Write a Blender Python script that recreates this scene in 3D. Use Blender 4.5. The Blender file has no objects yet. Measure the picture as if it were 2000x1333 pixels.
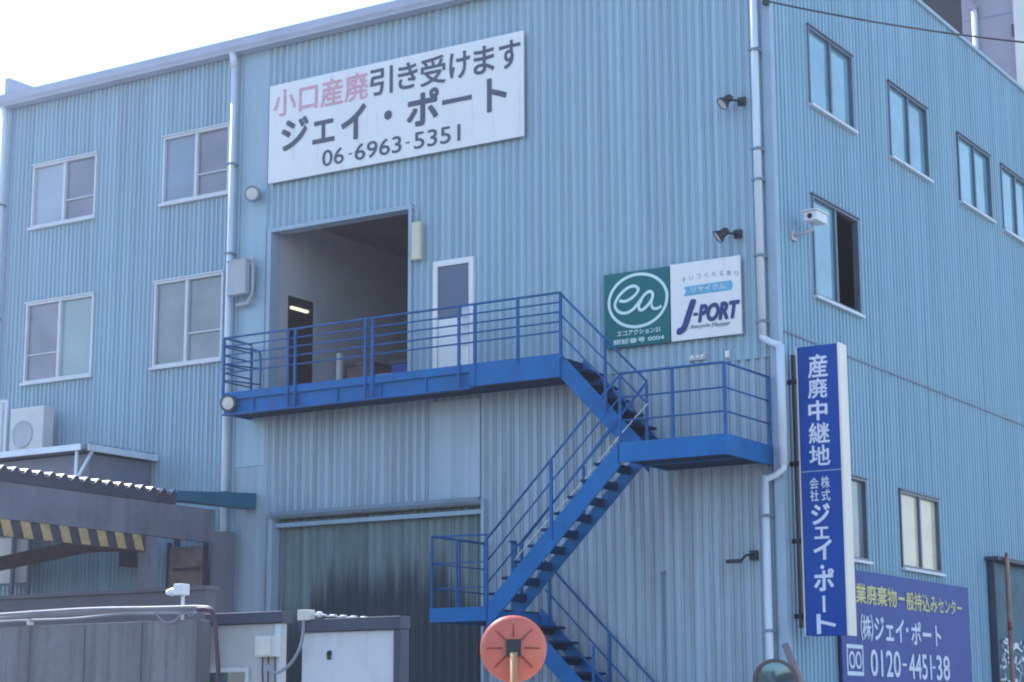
import bpy, math, random
from mathutils import Vector
random.seed(7)
R = math.radians
sc = bpy.context.scene
col = sc.collection

# ------------------------------------------------------------------ camera
FPX, PITCH, ROLL, YAW = 3808.07, 0.192444, -0.003305, 1.009203
_d = Vector((-math.cos(YAW)*math.cos(PITCH), math.sin(YAW)*math.cos(PITCH), math.sin(PITCH)))
_r0 = Vector((math.sin(YAW), math.cos(YAW), 0.0))
_u0 = _r0.cross(_d)
_r = _r0*math.cos(ROLL) + _u0*math.sin(ROLL)
_u = -_r0*math.sin(ROLL) + _u0*math.cos(ROLL)
CAM = Vector((13.48121523, -29.91557748, 1.6))
cd = bpy.data.cameras.new('camera'); cam = bpy.data.objects.new('camera', cd); col.objects.link(cam)
cd.sensor_width = 36; cd.lens = FPX/2000*36; cd.clip_start = 0.1; cd.clip_end = 3000
from mathutils import Matrix
cam.matrix_world = Matrix(((_r.x, _u.x, -_d.x, CAM.x), (_r.y, _u.y, -_d.y, CAM.y), (_r.z, _u.z, -_d.z, CAM.z), (0, 0, 0, 1)))
sc.camera = cam
def ray(px, py): return _r*((px-1000)/FPX) + _u*((666.5-py)/FPX) + _d
def fr(px, py, y=0.0):            # measured photo point -> (x, z) on a plane parallel to the front wall
    v = ray(px, py); p = CAM + v*((y-CAM.y)/v.y); return p.x, p.z
def sd(px, py, x=0.0):            # measured photo point -> (y, z) on a plane parallel to the side wall
    v = ray(px, py); p = CAM + v*((x-CAM.x)/v.x); return p.y, p.z

# ------------------------------------------------------------------ light
SUN_AZ, SUN_EL = R(70), R(49)     # azimuth to the left (-X) of +Y
w = bpy.data.worlds.new('World'); sc.world = w; w.use_nodes = True
nt = w.node_tree; bg = nt.nodes['Background']
sky = nt.nodes.new('ShaderNodeTexSky'); sky.sky_type = 'NISHITA'; sky.sun_disc = False
sky.sun_elevation = SUN_EL; sky.sun_rotation = -SUN_AZ; sky.air_density = 1.0; sky.dust_density = 0.0; sky.ozone_density = 1.0
nt.links.new(sky.outputs[0], bg.inputs[0]); bg.inputs[1].default_value = 0.15
sl = bpy.data.lights.new('sun', 'SUN'); so = bpy.data.objects.new('sun', sl); col.objects.link(so)
sl.energy = 3.0; sl.angle = R(0.5); sl.color = (1, 0.94, 0.86)
sdir = Vector((-math.sin(SUN_AZ)*math.cos(SUN_EL), math.cos(SUN_AZ)*math.cos(SUN_EL), math.sin(SUN_EL)))
so.rotation_euler = sdir.to_track_quat('Z', 'Y').to_euler(); so.location = (-40, 40, 40)
sc.view_settings.view_transform = 'Standard'; sc.view_settings.look = 'None'
sc.view_settings.gamma = 1; sc.view_settings.exposure = 1.42
sc.render.engine = 'CYCLES'
sc.cycles.filter_width = 2.0
sc.cycles.max_bounces = 8
sc.cycles.volume_bounces = 0
FLARE_VEIL = .0017  # density of the added air that stands in for lens flare

# ------------------------------------------------------------------ materials
def mat(name, c, rough=0.55, var=0.12, scale=3.0, stretch=(1, 1, 1), spec=0.4, metal=0.0, dirt=None, dirt_amt=0.0, dirt_scale=(2, 2, .3), emit=0, bump=0):
    m = bpy.data.materials.new(name); m.use_nodes = True
    n = m.node_tree.nodes; l = m.node_tree.links; b = n['Principled BSDF']
    b.inputs['Roughness'].default_value = rough; b.inputs['Metallic'].default_value = metal
    b.inputs['Specular IOR Level'].default_value = spec
    tc = n.new('ShaderNodeTexCoord')
    mp = n.new('ShaderNodeMapping'); mp.inputs['Scale'].default_value = stretch; l.new(tc.outputs['Object'], mp.inputs[0])
    nz = n.new('ShaderNodeTexNoise'); nz.inputs['Scale'].default_value = scale; nz.inputs['Detail'].default_value = 6; l.new(mp.outputs[0], nz.inputs[0])
    rp = n.new('ShaderNodeValToRGB'); l.new(nz.outputs[0], rp.inputs[0])
    rp.color_ramp.elements[0].position = .3; rp.color_ramp.elements[1].position = .7
    rp.color_ramp.elements[0].color = (*[x*(1-var) for x in c], 1); rp.color_ramp.elements[1].color = (*[min(1, x*(1+var)) for x in c], 1)
    out = rp.outputs[0]
    if dirt:
        mp2 = n.new('ShaderNodeMapping'); mp2.inputs['Scale'].default_value = dirt_scale; l.new(tc.outputs['Object'], mp2.inputs[0])
        nz2 = n.new('ShaderNodeTexNoise'); nz2.inputs['Scale'].default_value = 1; nz2.inputs['Detail'].default_value = 8; nz2.inputs['Roughness'].default_value = .6; l.new(mp2.outputs[0], nz2.inputs[0])
        r2 = n.new('ShaderNodeValToRGB'); r2.color_ramp.elements[0].position = .48; r2.color_ramp.elements[1].position = .72
        r2.color_ramp.elements[0].color = (0, 0, 0, 1); r2.color_ramp.elements[1].color = (dirt_amt,)*3 + (1,)
        l.new(nz2.outputs[0], r2.inputs[0])
        mx = n.new('ShaderNodeMix'); mx.data_type = 'RGBA'; l.new(r2.outputs[0], mx.inputs[0]); l.new(out, mx.inputs[6]); mx.inputs[7].default_value = (*dirt, 1)
        out = mx.outputs[2]
    l.new(out, b.inputs['Base Color'])
    if bump:
        bp = n.new('ShaderNodeBump'); bp.inputs['Strength'].default_value = bump; bp.inputs['Distance'].default_value = .02
        l.new(nz.outputs[0], bp.inputs['Height']); l.new(bp.outputs[0], b.inputs['Normal'])
    if emit:
        l.new(out, b.inputs['Emission Color']); b.inputs['Emission Strength'].default_value = emit
    return m
M = {}
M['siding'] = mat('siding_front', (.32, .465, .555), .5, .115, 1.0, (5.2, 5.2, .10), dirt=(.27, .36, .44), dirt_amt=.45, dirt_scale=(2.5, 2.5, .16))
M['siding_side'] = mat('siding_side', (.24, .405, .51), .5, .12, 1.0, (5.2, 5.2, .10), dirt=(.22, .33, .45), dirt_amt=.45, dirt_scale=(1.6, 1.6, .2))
M['siding_low'] = mat('siding_lower', (.335, .44, .525), .55, .13, 1.0, (6, 6, .12), dirt=(.24, .25, .28), dirt_amt=.6, dirt_scale=(3, 3, .3))
M['flash'] = mat('flashing', (.31, .43, .535), .5, .07, 2)
M['flashdark'] = mat('dull_flashing', (.17, .24, .32), .55, .1, 2)
M['fascia'] = mat('eave_fascia', (.40, .43, .53), .5, .1, 1.2, (1, 1, 3))
M['fadedpole'] = mat('faded_pole', (.36, .20, .17), .6, .25, 5)
M['mauvepole'] = mat('mauve_pole', (.24, .18, .19), .6, .15, 4)
M['corr'] = mat('corrugated_sheet', (.27, .28, .34), .5, .12, 2)
M['nbpanel'] = mat('board_teal', (.008, .10, .15), .5, .35, 2.5, spec=.2)
M['roof'] = mat('roof_sheet', (.30, .35, .42), .5, .12, 2)
M['pipe'] = mat('drainpipe', (.62, .70, .78), .4, .06, 1, (2, 2, .4), dirt=(.40, .43, .46), dirt_amt=.4, dirt_scale=(4, 4, .5))
M['white'] = mat('white_paint', (.76, .78, .80), .45, .04, 2, dirt=(.55, .56, .56), dirt_amt=.25, dirt_scale=(2, 2, .5))
M['signwhite'] = mat('sign_white', (.80, .80, .80), .4, .02, 1, dirt=(.66, .67, .68), dirt_amt=.3, dirt_scale=(1.5, 1.5, .5))
M['alu'] = mat('window_frame', (.60, .64, .68), .4, .06, 3)
M['aludark'] = mat('bronze_frame', (.10, .14, .19), .4, .1, 3)
M['blue'] = mat('stair_blue', (.002, .13, .38), .5, .14, 2.2, spec=.22, dirt=(.006, .13, .30), dirt_amt=.5, dirt_scale=(3, 3, 1.5))
M['rail'] = mat('rail_blue', (.004, .105, .31), .5, .14, 2.2, spec=.25, dirt=(.02, .09, .24), dirt_amt=.5, dirt_scale=(3, 3, 1.5))
M['bluedark'] = mat('stair_underside_shade', (.001, .030, .09), .7, .15, 2, spec=.1, dirt=(.006, .035, .06), dirt_amt=.5, dirt_scale=(4, 4, 4))  # darker copy of the stair blue; underside shade is put into the colour
M['steelw'] = mat('pale_wire', (.72, .74, .78), .4, .25, 20)
M['pane_blue'] = mat('pane_blue', (.19, .27, .35), .06, .18, 1.1, spec=.7)
M['pane_light'] = mat('pane_pale', (.34, .40, .48), .06, .15, 1.1, spec=.7)
M['pane_mauve'] = mat('pane_mauve', (.21, .21, .27), .08, .2, 1.1, spec=.6)
M['pane_taupe'] = mat('pane_taupe', (.22, .255, .275), .08, .2, 1.1, spec=.6)
M['pane_teal'] = mat('pane_teal', (.27, .36, .38), .08, .1, .9, spec=.6)
M['pane_sky'] = mat('pane_sky', (.155, .35, .44), .05, .22, .9, (1, .7, 1), spec=.9)  # reflected sky is put into the blue of the pane
M['pane_warm'] = mat('pane_warm_blind', (.70, .60, .46), .12, .08, 1.2, (1, 1, 3), spec=.4)
M['pane_dark'] = mat('pane_dark', (.08, .12, .15), .06, .2, 1, spec=.7)
M['doorglass'] = mat('door_glass', (.07, .10, .17), .08, .1, 1, spec=.5)
M['room'] = mat('room_wall', (.46, .48, .54), .7, .08, .8, dirt=(.28, .29, .33), dirt_amt=.5, dirt_scale=(.7, .7, .7))
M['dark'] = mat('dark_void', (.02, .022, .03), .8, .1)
M['black'] = mat('black_metal', (.018, .022, .03), .4, .1)
M['lens'] = mat('lamp_lens', (.62, .60, .54), .3, .08, 6)
M['cream'] = mat('cream_cover', (.62, .58, .42), .5, .06, 4)
M['grey'] = mat('grey_plastic', (.40, .43, .47), .5, .06, 4)
M['greylight'] = mat('pale_plastic', (.56, .58, .58), .5, .06, 4)
M['green'] = mat('sign_green', (.004, .15, .165), .5, .05, 2, spec=.2)
M['pale'] = mat('mark_pale', (.62, .80, .82), .5, .04, 3)
M['ink'] = mat('ink_black_veiled', (.06, .075, .12), .5, .1, 4)  # black ink made paler; the lens flare veil is put into the colour
M['red'] = mat('ink_faded_red', (.70, .34, .41), .5, .14, 9)
M['navy'] = mat('ink_navy', (.02, .04, .19), .5, .06, 4)
M['cyan'] = mat('ink_cyan', (.12, .42, .62), .5, .12, 5)
M['signblue'] = mat('sign_blue', (.002, .062, .32), .45, .08, 1.5, (1, 1, .4), spec=.2)
M['billblue'] = mat('billboard_blue', (.022, .062, .285), .5, .08, .9, spec=.2)
M['letter'] = mat('letter_white', (.66, .72, .82), .5, .05, 5)
M['yellow'] = mat('letter_yellow', (.66, .60, .22), .5, .08, 5)
M['signside'] = mat('sign_cream_side', (.80, .72, .62), .35, .08, 1, (1, 1, .3))
M['door_green'] = mat('door_green', (.075, .15, .155), .55, .22, 1, (6, 6, .15), dirt=(.018, .035, .05), dirt_amt=.8, dirt_scale=(1.6, 1.6, .25))
M['teal'] = mat('teal_sheet', (.012, .125, .21), .45, .12, 2)
M['canopygrey'] = mat('canopy_grey', (.19, .195, .235), .6, .14, 1.2, dirt=(.14, .14, .17), dirt_amt=.5, dirt_scale=(.8, .8, 2))
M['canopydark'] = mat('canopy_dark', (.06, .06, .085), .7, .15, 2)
M['shedgrey'] = mat('shed_grey', (.17, .185, .24), .6, .1, 2)
M['hazyellow'] = mat('hazard_yellow', (.52, .36, .17), .55, .12, 5, dirt=(.16, .13, .10), dirt_amt=.6, dirt_scale=(9, 9, 9))
M['hazblack'] = mat('hazard_black', (.065, .058, .08), .55, .12, 5)
M['rust'] = mat('rust_beam', (.12, .085, .085), .7, .2, 5)
M['brown'] = mat('brown_panel', (.22, .17, .155), .7, .3, 3, dirt=(.08, .06, .06), dirt_amt=.8, dirt_scale=(4, 4, 4))
M['concrete'] = mat('concrete', (.225, .22, .225), .85, .2, 1.0, (3.2, 3.2, .5), spec=.2, dirt=(.12, .12, .13), dirt_amt=.8, dirt_scale=(9, 9, .35), bump=.5)
M['concrete2'] = mat('block_concrete', (.13, .12, .14), .85, .15, 1.6, spec=.2)
M['conduit'] = mat('conduit', (.27, .285, .33), .45, .08, 4)
M['redpipe'] = mat('dark_red_pipe', (.085, .05, .075), .5, .1, 4)
M['beige'] = mat('beige_board', (.47, .46, .46), .6, .06, 1.5, dirt=(.28, .28, .29), dirt_amt=.4, dirt_scale=(2, 2, .6))
M['cabwhite'] = mat('cabinet_white', (.60, .61, .65), .5, .05, 1.5, dirt=(.38, .38, .40), dirt_amt=.35, dirt_scale=(2, 2, .6))
M['navyrim'] = mat('dark_rim', (.055, .065, .10), .55, .14, 3)
M['orange'] = mat('mirror_orange', (.66, .16, .105), .45, .1, 3)
M['orangedark'] = mat('mirror_rib', (.30, .06, .045), .45, .1, 3)
M['orangepole'] = mat('pole_orange', (.52, .27, .13), .45, .1, 3)
M['mirror'] = mat('mirror_glass', (.10, .17, .22), .12, .25, 2, metal=.9)
M['mauve'] = mat('mauve_wall', (.30, .29, .36), .7, .06, .5, dirt=(.24, .23, .29), dirt_amt=.4, dirt_scale=(.4, .4, .1))
M['brownclad'] = mat('brown_cladding', (.028, .024, .03), .6, .15, 2)
M['creamwall'] = mat('cream_wall', (.62, .64, .60), .7, .05, 1)
M['asphalt'] = mat('asphalt', (.09, .09, .09), .9, .25, 8, spec=.2)
M['yard'] = mat('yard_concrete', (.36, .35, .33), .9, .15, 1, spec=.2)
M['cable'] = mat('cable', (.02, .022, .03), .6, .1)
M['tube'] = mat('lit_tube', (1, .93, .75), .5, .0, emit=.5)

def soot_door(m):                       # dark soot licking up the lower part of the sliding door
    n = m.node_tree.nodes; l = m.node_tree.links; b = n['Principled BSDF']
    src = b.inputs['Base Color'].links[0].from_socket
    tc = n.new('ShaderNodeTexCoord'); sp = n.new('ShaderNodeSeparateXYZ'); l.new(tc.outputs['Object'], sp.inputs[0])
    def mth(op, a, b_=None, c=None):
        k = n.new('ShaderNodeMath'); k.operation = op
        for i, q in enumerate((a, b_, c)):
            if q is None: continue
            if isinstance(q, (int, float)): k.inputs[i].default_value = q
            else: l.new(q, k.inputs[i])
        return k.outputs[0]
    mp = n.new('ShaderNodeMapping'); mp.inputs['Scale'].default_value = (8, 0, .10); l.new(tc.outputs['Object'], mp.inputs[0])
    nz = n.new('ShaderNodeTexNoise'); nz.inputs['Scale'].default_value = 1; nz.inputs['Detail'].default_value = 5; nz.inputs['Roughness'].default_value = .85; l.new(mp.outputs[0], nz.inputs[0])
    x = mth('ABSOLUTE', mth('ADD', sp.outputs[0], 8.3)); mr = n.new('ShaderNodeMapRange'); mr.interpolation_type = 'SMOOTHSTEP'
    l.new(x, mr.inputs[0]); mr.inputs[1].default_value = 1.2; mr.inputs[2].default_value = 2.2; mr.inputs[3].default_value = 1.25; mr.inputs[4].default_value = .5
    h = mth('ADD', mth('ADD', mr.outputs[0], 1.95), mth('MULTIPLY', nz.outputs[0], 2.6))
    f = n.new('ShaderNodeMapRange'); f.interpolation_type = 'SMOOTHSTEP'; l.new(mth('SUBTRACT', h, sp.outputs[2]), f.inputs[0])
    f.inputs[1].default_value = -.25; f.inputs[2].default_value = .55; f.inputs[3].default_value = 0; f.inputs[4].default_value = .84
    mx = n.new('ShaderNodeMix'); mx.data_type = 'RGBA'; l.new(f.outputs[0], mx.inputs[0]); l.new(src, mx.inputs[6]); mx.inputs[7].default_value = (.012, .028, .045, 1)
    l.new(mx.outputs[2], b.inputs['Base Color'])
M['door_green'] = mat('door_green', (.15, .205, .21), .55, .28, 1, (5, 5, .12), spec=.25)
soot_door(M['door_green'])

def speckle(m, c, scale, lo, hi, amt):
    n = m.node_tree.nodes; l = m.node_tree.links; b = n['Principled BSDF']; src = b.inputs['Base Color'].links[0].from_socket
    tc = n.new('ShaderNodeTexCoord'); mp = n.new('ShaderNodeMapping'); mp.inputs['Scale'].default_value = scale; l.new(tc.outputs['Object'], mp.inputs[0])
    nz = n.new('ShaderNodeTexNoise'); nz.inputs['Scale'].default_value = 1; nz.inputs['Detail'].default_value = 10; nz.inputs['Roughness'].default_value = .7; l.new(mp.outputs[0], nz.inputs[0])
    mr = n.new('ShaderNodeMapRange'); l.new(nz.outputs[0], mr.inputs[0]); mr.inputs[1].default_value = lo; mr.inputs[2].default_value = hi; mr.inputs[4].default_value = amt
    mx = n.new('ShaderNodeMix'); mx.data_type = 'RGBA'; l.new(mr.outputs[0], mx.inputs[0]); l.new(src, mx.inputs[6]); mx.inputs[7].default_value = (*c, 1); l.new(mx.outputs[2], b.inputs['Base Color'])
speckle(M['blue'], (.045, .06, .10), (5, 5, 3), .56, .74, .75)
speckle(M['rail'], (.02, .05, .10), (7, 7, 5), .56, .74, .7)
speckle(M['signwhite'], (.50, .51, .53), (7, 7, .5), .56, .75, .55)
speckle(M['siding'], (.33, .32, .33), (7, 7, .09), .60, .78, .5)
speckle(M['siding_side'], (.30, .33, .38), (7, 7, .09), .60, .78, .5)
speckle(M['siding_low'], (.20, .19, .20), (6, 6, .12), .57, .75, .6)
speckle(M['canopygrey'], (.10, .095, .11), (2, 2, .5), .5, .72, .8)
speckle(M['beige'], (.24, .22, .21), (6, 6, 1.2), .55, .75, .6)
speckle(M['cabwhite'], (.33, .32, .33), (5, 5, .9), .56, .76, .6)
speckle(M['concrete'], (.12, .115, .115), (26, 26, 14), .5, .72, .6)
speckle(M['orange'], (.40, .15, .12), (9, 9, 9), .52, .72, .6)
speckle(M['billblue'], (.07, .12, .32), (1.5, 1.5, .4), .5, .75, .6)

# ------------------------------------------------------------------ mesh helpers
class MB:
    def __init__(s): s.v = []; s.f = []; s.sm = []
    def add(s, vs, fs, smooth=False):
        o = len(s.v); s.v += [tuple(p) for p in vs]; s.f += [tuple(i+o for i in f) for f in fs]; s.sm += [smooth]*len(fs); return s
    def box(s, x0, x1, y0, y1, z0, z1):
        x0, x1 = sorted((x0, x1)); y0, y1 = sorted((y0, y1)); z0, z1 = sorted((z0, z1))
        return s.add([(x0, y0, z0), (x1, y0, z0), (x1, y1, z0), (x0, y1, z0), (x0, y0, z1), (x1, y0, z1), (x1, y1, z1), (x0, y1, z1)],
                     [(0, 3, 2, 1), (4, 5, 6, 7), (0, 1, 5, 4), (1, 2, 6, 5), (2, 3, 7, 6), (3, 0, 4, 7)])
    def prism(s, poly, a, b, axis):    # poly in the other two axes (in x,y,z order), extruded from a to b along axis
        def P(u, v, t): return (t, u, v) if axis == 'x' else (u, t, v) if axis == 'y' else (u, v, t)
        n = len(poly)
        return s.add([P(u, v, a) for u, v in poly] + [P(u, v, b) for u, v in poly],
                     [tuple(range(n)), tuple(reversed(range(n, 2*n)))] + [(i, (i+1) % n, n+(i+1) % n, n+i) for i in range(n)])
    def tube(s, pts, r, n=8, r2=None):
        pts = [Vector(p) for p in pts]; N = len(pts); vs = []; prev = None
        for i, p in enumerate(pts):
            t = (pts[min(i+1, N-1)]-pts[max(i-1, 0)]).normalized()
            if prev is None: a = t.orthogonal().normalized()
            else: a = (prev - t*prev.dot(t)).normalized()
            prev = a; b = t.cross(a); rr = r if r2 is None else r+(r2-r)*i/max(1, N-1)
            vs += [p + a*rr*math.cos(2*math.pi*k/n) + b*rr*math.sin(2*math.pi*k/n) for k in range(n)]
        fs = [(i*n+k, i*n+(k+1) % n, (i+1)*n+(k+1) % n, (i+1)*n+k) for i in range(N-1) for k in range(n)]
        s.add(vs, fs, True); o = len(s.v)-len(vs)
        s.f += [tuple(o+k for k in reversed(range(n))), tuple(o+(N-1)*n+k for k in range(n))]; s.sm += [False, False]
        return s
    def lathe(s, prof, c, axis, n=28):   # prof: (radius, distance along axis)
        ax = Vector(axis).normalized(); a = ax.orthogonal().normalized(); b = ax.cross(a); c = Vector(c)
        vs = [c + ax*h + (a*math.cos(2*math.pi*k/n)+b*math.sin(2*math.pi*k/n))*max(r, 1e-4) for r, h in prof for k in range(n)]
        fs = [(i*n+k, i*n+(k+1) % n, (i+1)*n+(k+1) % n, (i+1)*n+k) for i in range(len(prof)-1) for k in range(n)]
        return s.add(vs, fs, True)
    def build(s, name, m, parent=None, bevel=0):
        me = bpy.data.meshes.new(name); me.from_pydata(s.v, [], s.f)
        me.polygons.foreach_set('use_smooth', s.sm); me.update()
        me.materials.append(M[m] if isinstance(m, str) else m)
        o = bpy.data.objects.new(name, me); col.objects.link(o)
        if parent:
            o.parent = parent
            o.location = -world(parent)
        if bevel:
            b = o.modifiers.new('bevel', 'BEVEL'); b.width = bevel; b.segments = 2; b.limit_method = 'ANGLE'
        return o
def world(o):
    v = Vector(o.location)
    while o.parent: o = o.parent; v += o.location
    return v
def tag(o, label=None, cat=None, group=None, kind=None):
    if label: o['label'] = label
    if cat: o['category'] = cat
    if group: o['group'] = group
    if kind: o['kind'] = kind
    return o
def thing(name, label, cat, loc, group=None):
    o = bpy.data.objects.new(name, None); o.empty_display_size = .3; col.objects.link(o); o.location = loc
    return tag(o, label, cat, group)
def copy_tree(o, parent=None):
    c = o.copy(); col.objects.link(c)
    if parent: c.parent = parent
    for ch in list(o.children): copy_tree(ch, c)
    return c
def glyphs(body, bold=0.0, shear=0.0):
    c = bpy.data.curves.new('glyphs', 'FONT'); c.body = body; c.offset = bold; c.shear = shear; c.resolution_u = 4
    o = bpy.data.objects.new('glyphs', c); col.objects.link(o)
    dg = bpy.context.evaluated_depsgraph_get(); dg.update()
    me = o.evaluated_get(dg).to_mesh()
    v = [(p.co.x, p.co.y) for p in me.vertices]; f = [tuple(p.vertices) for p in me.polygons]
    o.evaluated_get(dg).to_mesh_clear(); bpy.data.objects.remove(o); bpy.data.curves.remove(c)
    return v, f
def write(mb, body, place, u0, u1, v0, v1, bold=0.0, shear=0.0, rot=False):   # ink box (u0..u1, v0..v1) on a surface; place(u, v, depth) -> point
    v, f = glyphs(body, 0.0, shear)                     # strokes are thickened by laying slightly shifted coats of paint
    if rot: v = [(y, -x) for x, y in v]
    ax = min(p[0] for p in v); bx = max(p[0] for p in v); ay = min(p[1] for p in v); by = max(p[1] for p in v)
    b = bold*(v1-v0)*1.0 if not rot else bold*(u1-u0)
    b = min(b, .3*(u1-u0), .3*(v1-v0))
    coats = [(0, 0)] if not bold else [(-1, 0), (1, 0), (0, -1), (0, 1), (-.7, -.7), (.7, .7), (.7, -.7), (-.7, .7)]
    for k, (dx, dy) in enumerate(coats):
        mb.add([place(u0+b+dx*b+(x-ax)/max(1e-6, bx-ax)*(u1-u0-2*b), v0+b+dy*b+(y-ay)/max(1e-6, by-ay)*(v1-v0-2*b), .0006*k) for x, y in v], f)
def ribbon(mb, pts, wd, place):       # flat painted stroke of constant width on a surface
    P = [Vector(p) for p in pts]; L = []; Rr = []
    for i, p in enumerate(P):
        t = (P[min(i+1, len(P)-1)]-P[max(i-1, 0)]).normalized(); nn = Vector((-t.y, t.x))*wd/2
        L.append(p+nn); Rr.append(p-nn)
    n = len(P)
    mb.add([place(q.x, q.y, i*.0002) for i, q in enumerate(L)]+[place(q.x, q.y, i*.0002) for i, q in enumerate(Rr)], [(i, i+1, n+i+1, n+i) for i in range(n-1)])
def smooth_path(pts, k=6):
    P = [Vector(p) for p in pts]; out = []
    for i in range(len(P)-1):
        p0 = P[max(i-1, 0)]; p1 = P[i]; p2 = P[i+1]; p3 = P[min(i+2, len(P)-1)]
        for j in range(k):
            t = j/k
            out.append(.5*((2*p1)+(p2-p0)*t+(2*p0-5*p1+4*p2-p3)*t*t+(3*p1-p0-3*p2+p3)*t**3))
    out.append(P[-1]); return out

# ribbed sheet: u along the wall, d = depth outward, z up; holes are skipped
def siding(mb, u0, u1, z0, ztop, holes, point, pitch=.158, depth=.034, zlines=()):
    prof = [(0, 0), (.34, 0), (.42, -.8), (.60, -.8), (.64, -1.25), (.70, -.8), (.92, -.8)]
    us = []
    k = 0
    while u0+k*pitch < u1:
        jit = random.uniform(-.006, .006)
        for t, d in prof:
            u = u0+(k+t)*pitch
            if u < u1-1e-4: us.append((u + (jit if t > 0 else 0), d*depth))
        k += 1
    us.append((u1, 0))
    def dep(u):
        for (a, da), (b, db) in zip(us, us[1:]):
            if a <= u <= b: return da+(db-da)*(u-a)/max(1e-9, b-a)
        return 0
    extra = [(u, dep(u)) for h in holes for u in h[:2]]
    us = sorted(us+extra); zs = sorted({z0, *[z for h in holes for z in h[2:]], *zlines})
    nz = len(zs)+1
    vs = [point(u, d, z) for u, d in us for z in zs+[ztop(u)]]
    fs = []
    for i in range(len(us)-1):
        for j in range(nz-1):
            uc = (us[i][0]+us[i+1][0])/2; za = zs[j]; zb = zs[j+1] if j+1 < len(zs) else 99
            if us[i+1][0]-us[i][0] < 1e-6: continue
            if any(h[0] < uc < h[1] and h[2] <= za+1e-6 and (za+min(zb, za+.01))/2 < h[3] for h in holes): continue
            fs.append((i*nz+j, (i+1)*nz+j, (i+1)*nz+j+1, i*nz+j+1))
    mb.add(vs, fs)

# ------------------------------------------------------------------ ground
g = MB().box(-400, 400, -14.5, 500, -.2, 0).build('ground', 'yard'); tag(g, 'pale concrete yard around the warehouse', 'ground', kind='structure')
g = MB().box(-400, 400, -500, -14.5, -.3, -.12).build('road', 'asphalt'); tag(g, 'dark asphalt road in front of the yard', 'road', kind='structure')
# ------------------------------------------------------------------ the warehouse
XL, YB = -18.82, 21.0
ZE = 15.28                                   # underside of the eave
EX0 = -11.06; EX1 = -7.66; EZ0 = 7.92; EZ1 = 11.33       # upper loading opening
LX0 = -10.87; LX1 = -5.99; LZ1 = 5.50                    # lower doorway
DX0, DX1, DZ1 = -7.09, -6.17, 10.20                      # white door
FW = [(-17.96, -16.02, 12.38, 13.81), (-14.09, -12.25, 12.36, 13.83), (-17.98, -15.95, 8.88, 10.66), (-14.21, -12.32, 8.86, 10.68)]
SW = [(1.66, 3.75, 12.59, 14.08), (5.62, 7.78, 12.58, 14.12), (9.65, 11.78, 12.58, 14.09), (12.54, 14.6, 12.56, 14.09)]
S5 = (1.61, 3.75, 9.01, 10.86); S6 = (5.33, 7.44, 4.43, 5.90); S7 = (1.52, 3.65, 4.42, 5.92)
wh = thing('warehouse', 'large pale blue ribbed metal warehouse with rows of sliding windows', 'warehouse', (-9.4, 10, 0))

def top_side(u): return 15.5 if u < .02 else min(16.42, 15.5+(u/6.0)*.92)
holes = [(EX0, EX1, EZ0, EZ1), (LX0, LX1, 0.0, LZ1), (DX0, DX1, EZ0, DZ1)] + [(a, b, c, d) for a, b, c, d in FW]
# front wall: upper sheet, and the duller sheet under the stair platform
mb = MB(); siding(mb, XL, -11.9, 0.0, lambda u: ZE, [h for h in holes if h[1] < -11.9], lambda u, d, z: (u, -d, z), .122)
siding(mb, -11.3, -.12, 7.66, lambda u: ZE, [h for h in holes if h[0] > -11.9 and h[3] > 7.7], lambda u, d, z: (u, -d, z), .162)
mb.box(-11.9, -11.3, .0, .03, 7.66, ZE).box(-11.9, -11.16, .0, .03, 6.6, 7.656)
mb.build('front_wall', 'siding', wh)
mb = MB(); siding(mb, -11.16, -.12, 0.0, lambda u: 7.655, [(LX0, LX1, 0.0, LZ1)], lambda u, d, z: (u, -d+.012, z), .19, .045)
mb.box(-11.9, -11.16, .012, .04, 0, 6.596)
mb.box(*[fr(840, 900)[0], fr(938, 900)[0]], -.012, .004, LZ1+.14, 7.5)
o = mb.build('lower_wall', 'siding_low', wh); tag(o, 'duller weathered cladding below the stair platform')
# side wall
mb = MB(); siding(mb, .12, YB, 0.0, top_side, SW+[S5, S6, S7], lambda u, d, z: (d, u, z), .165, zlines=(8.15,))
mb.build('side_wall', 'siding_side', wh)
MB().box(.004, .02, .13, YB, 8.12, 8.16).build('seam_flashing', 'flashdark', wh)
mb = MB().box(XL, XL+.03, .03, YB, 0, 15.55).box(XL, 0, YB, YB+.03, 0, 15.55); mb.build('rear_wall', 'siding', wh)
# corner trim
MB().prism([(-.13, -.035), (.035, -.035), (.035, .13), (.005, .13), (.005, -.005), (-.13, -.005)], 0, 15.5, 'z').build('corner_trim', 'flash', wh)
MB().prism([(XL-.03, -.04), (XL+.12, -.04), (XL+.12, -.005), (XL-.005, -.005), (XL-.005, .15), (XL-.03, .15)], 0, ZE, 'z').build('corner_trim', 'flash', wh)
# roof, eave gutter, parapet
rf = MB().prism([(-.02, 15.50), (6.0, 16.30), (YB, 16.30), (YB, 15.5)], XL+.02, -.06, 'x').build('roof', 'roof', wh)
mb = MB().box(XL-.12, .06, -.26, -.001, ZE, ZE+.03)
mb.prism([(-.26, ZE+.03), (-.30, ZE+.10), (-.30, ZE+.27), (-.26, ZE+.27)], XL-.14, .06, 'x').box(XL-.12, .04, -.255, -.004, ZE+.22, ZE+.25)
mb.build('eave_gutter', 'fascia', wh)
MB().box(XL-.06, XL+.06, -.12, YB, ZE+.3, 16.0).build('parapet', 'fascia', wh)
mb = MB()
for a, b in ((.10, 3.0), (3.0, 6.0), (6.0, YB)): 
    mb.prism([(a, top_side(a)-.02), (b, top_side(b)-.02), (b, top_side(b)+.06), (a, top_side(a)+.06)], -.05, .05, 'x')
mb.build('verge_flashing', 'flash', wh)

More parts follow.
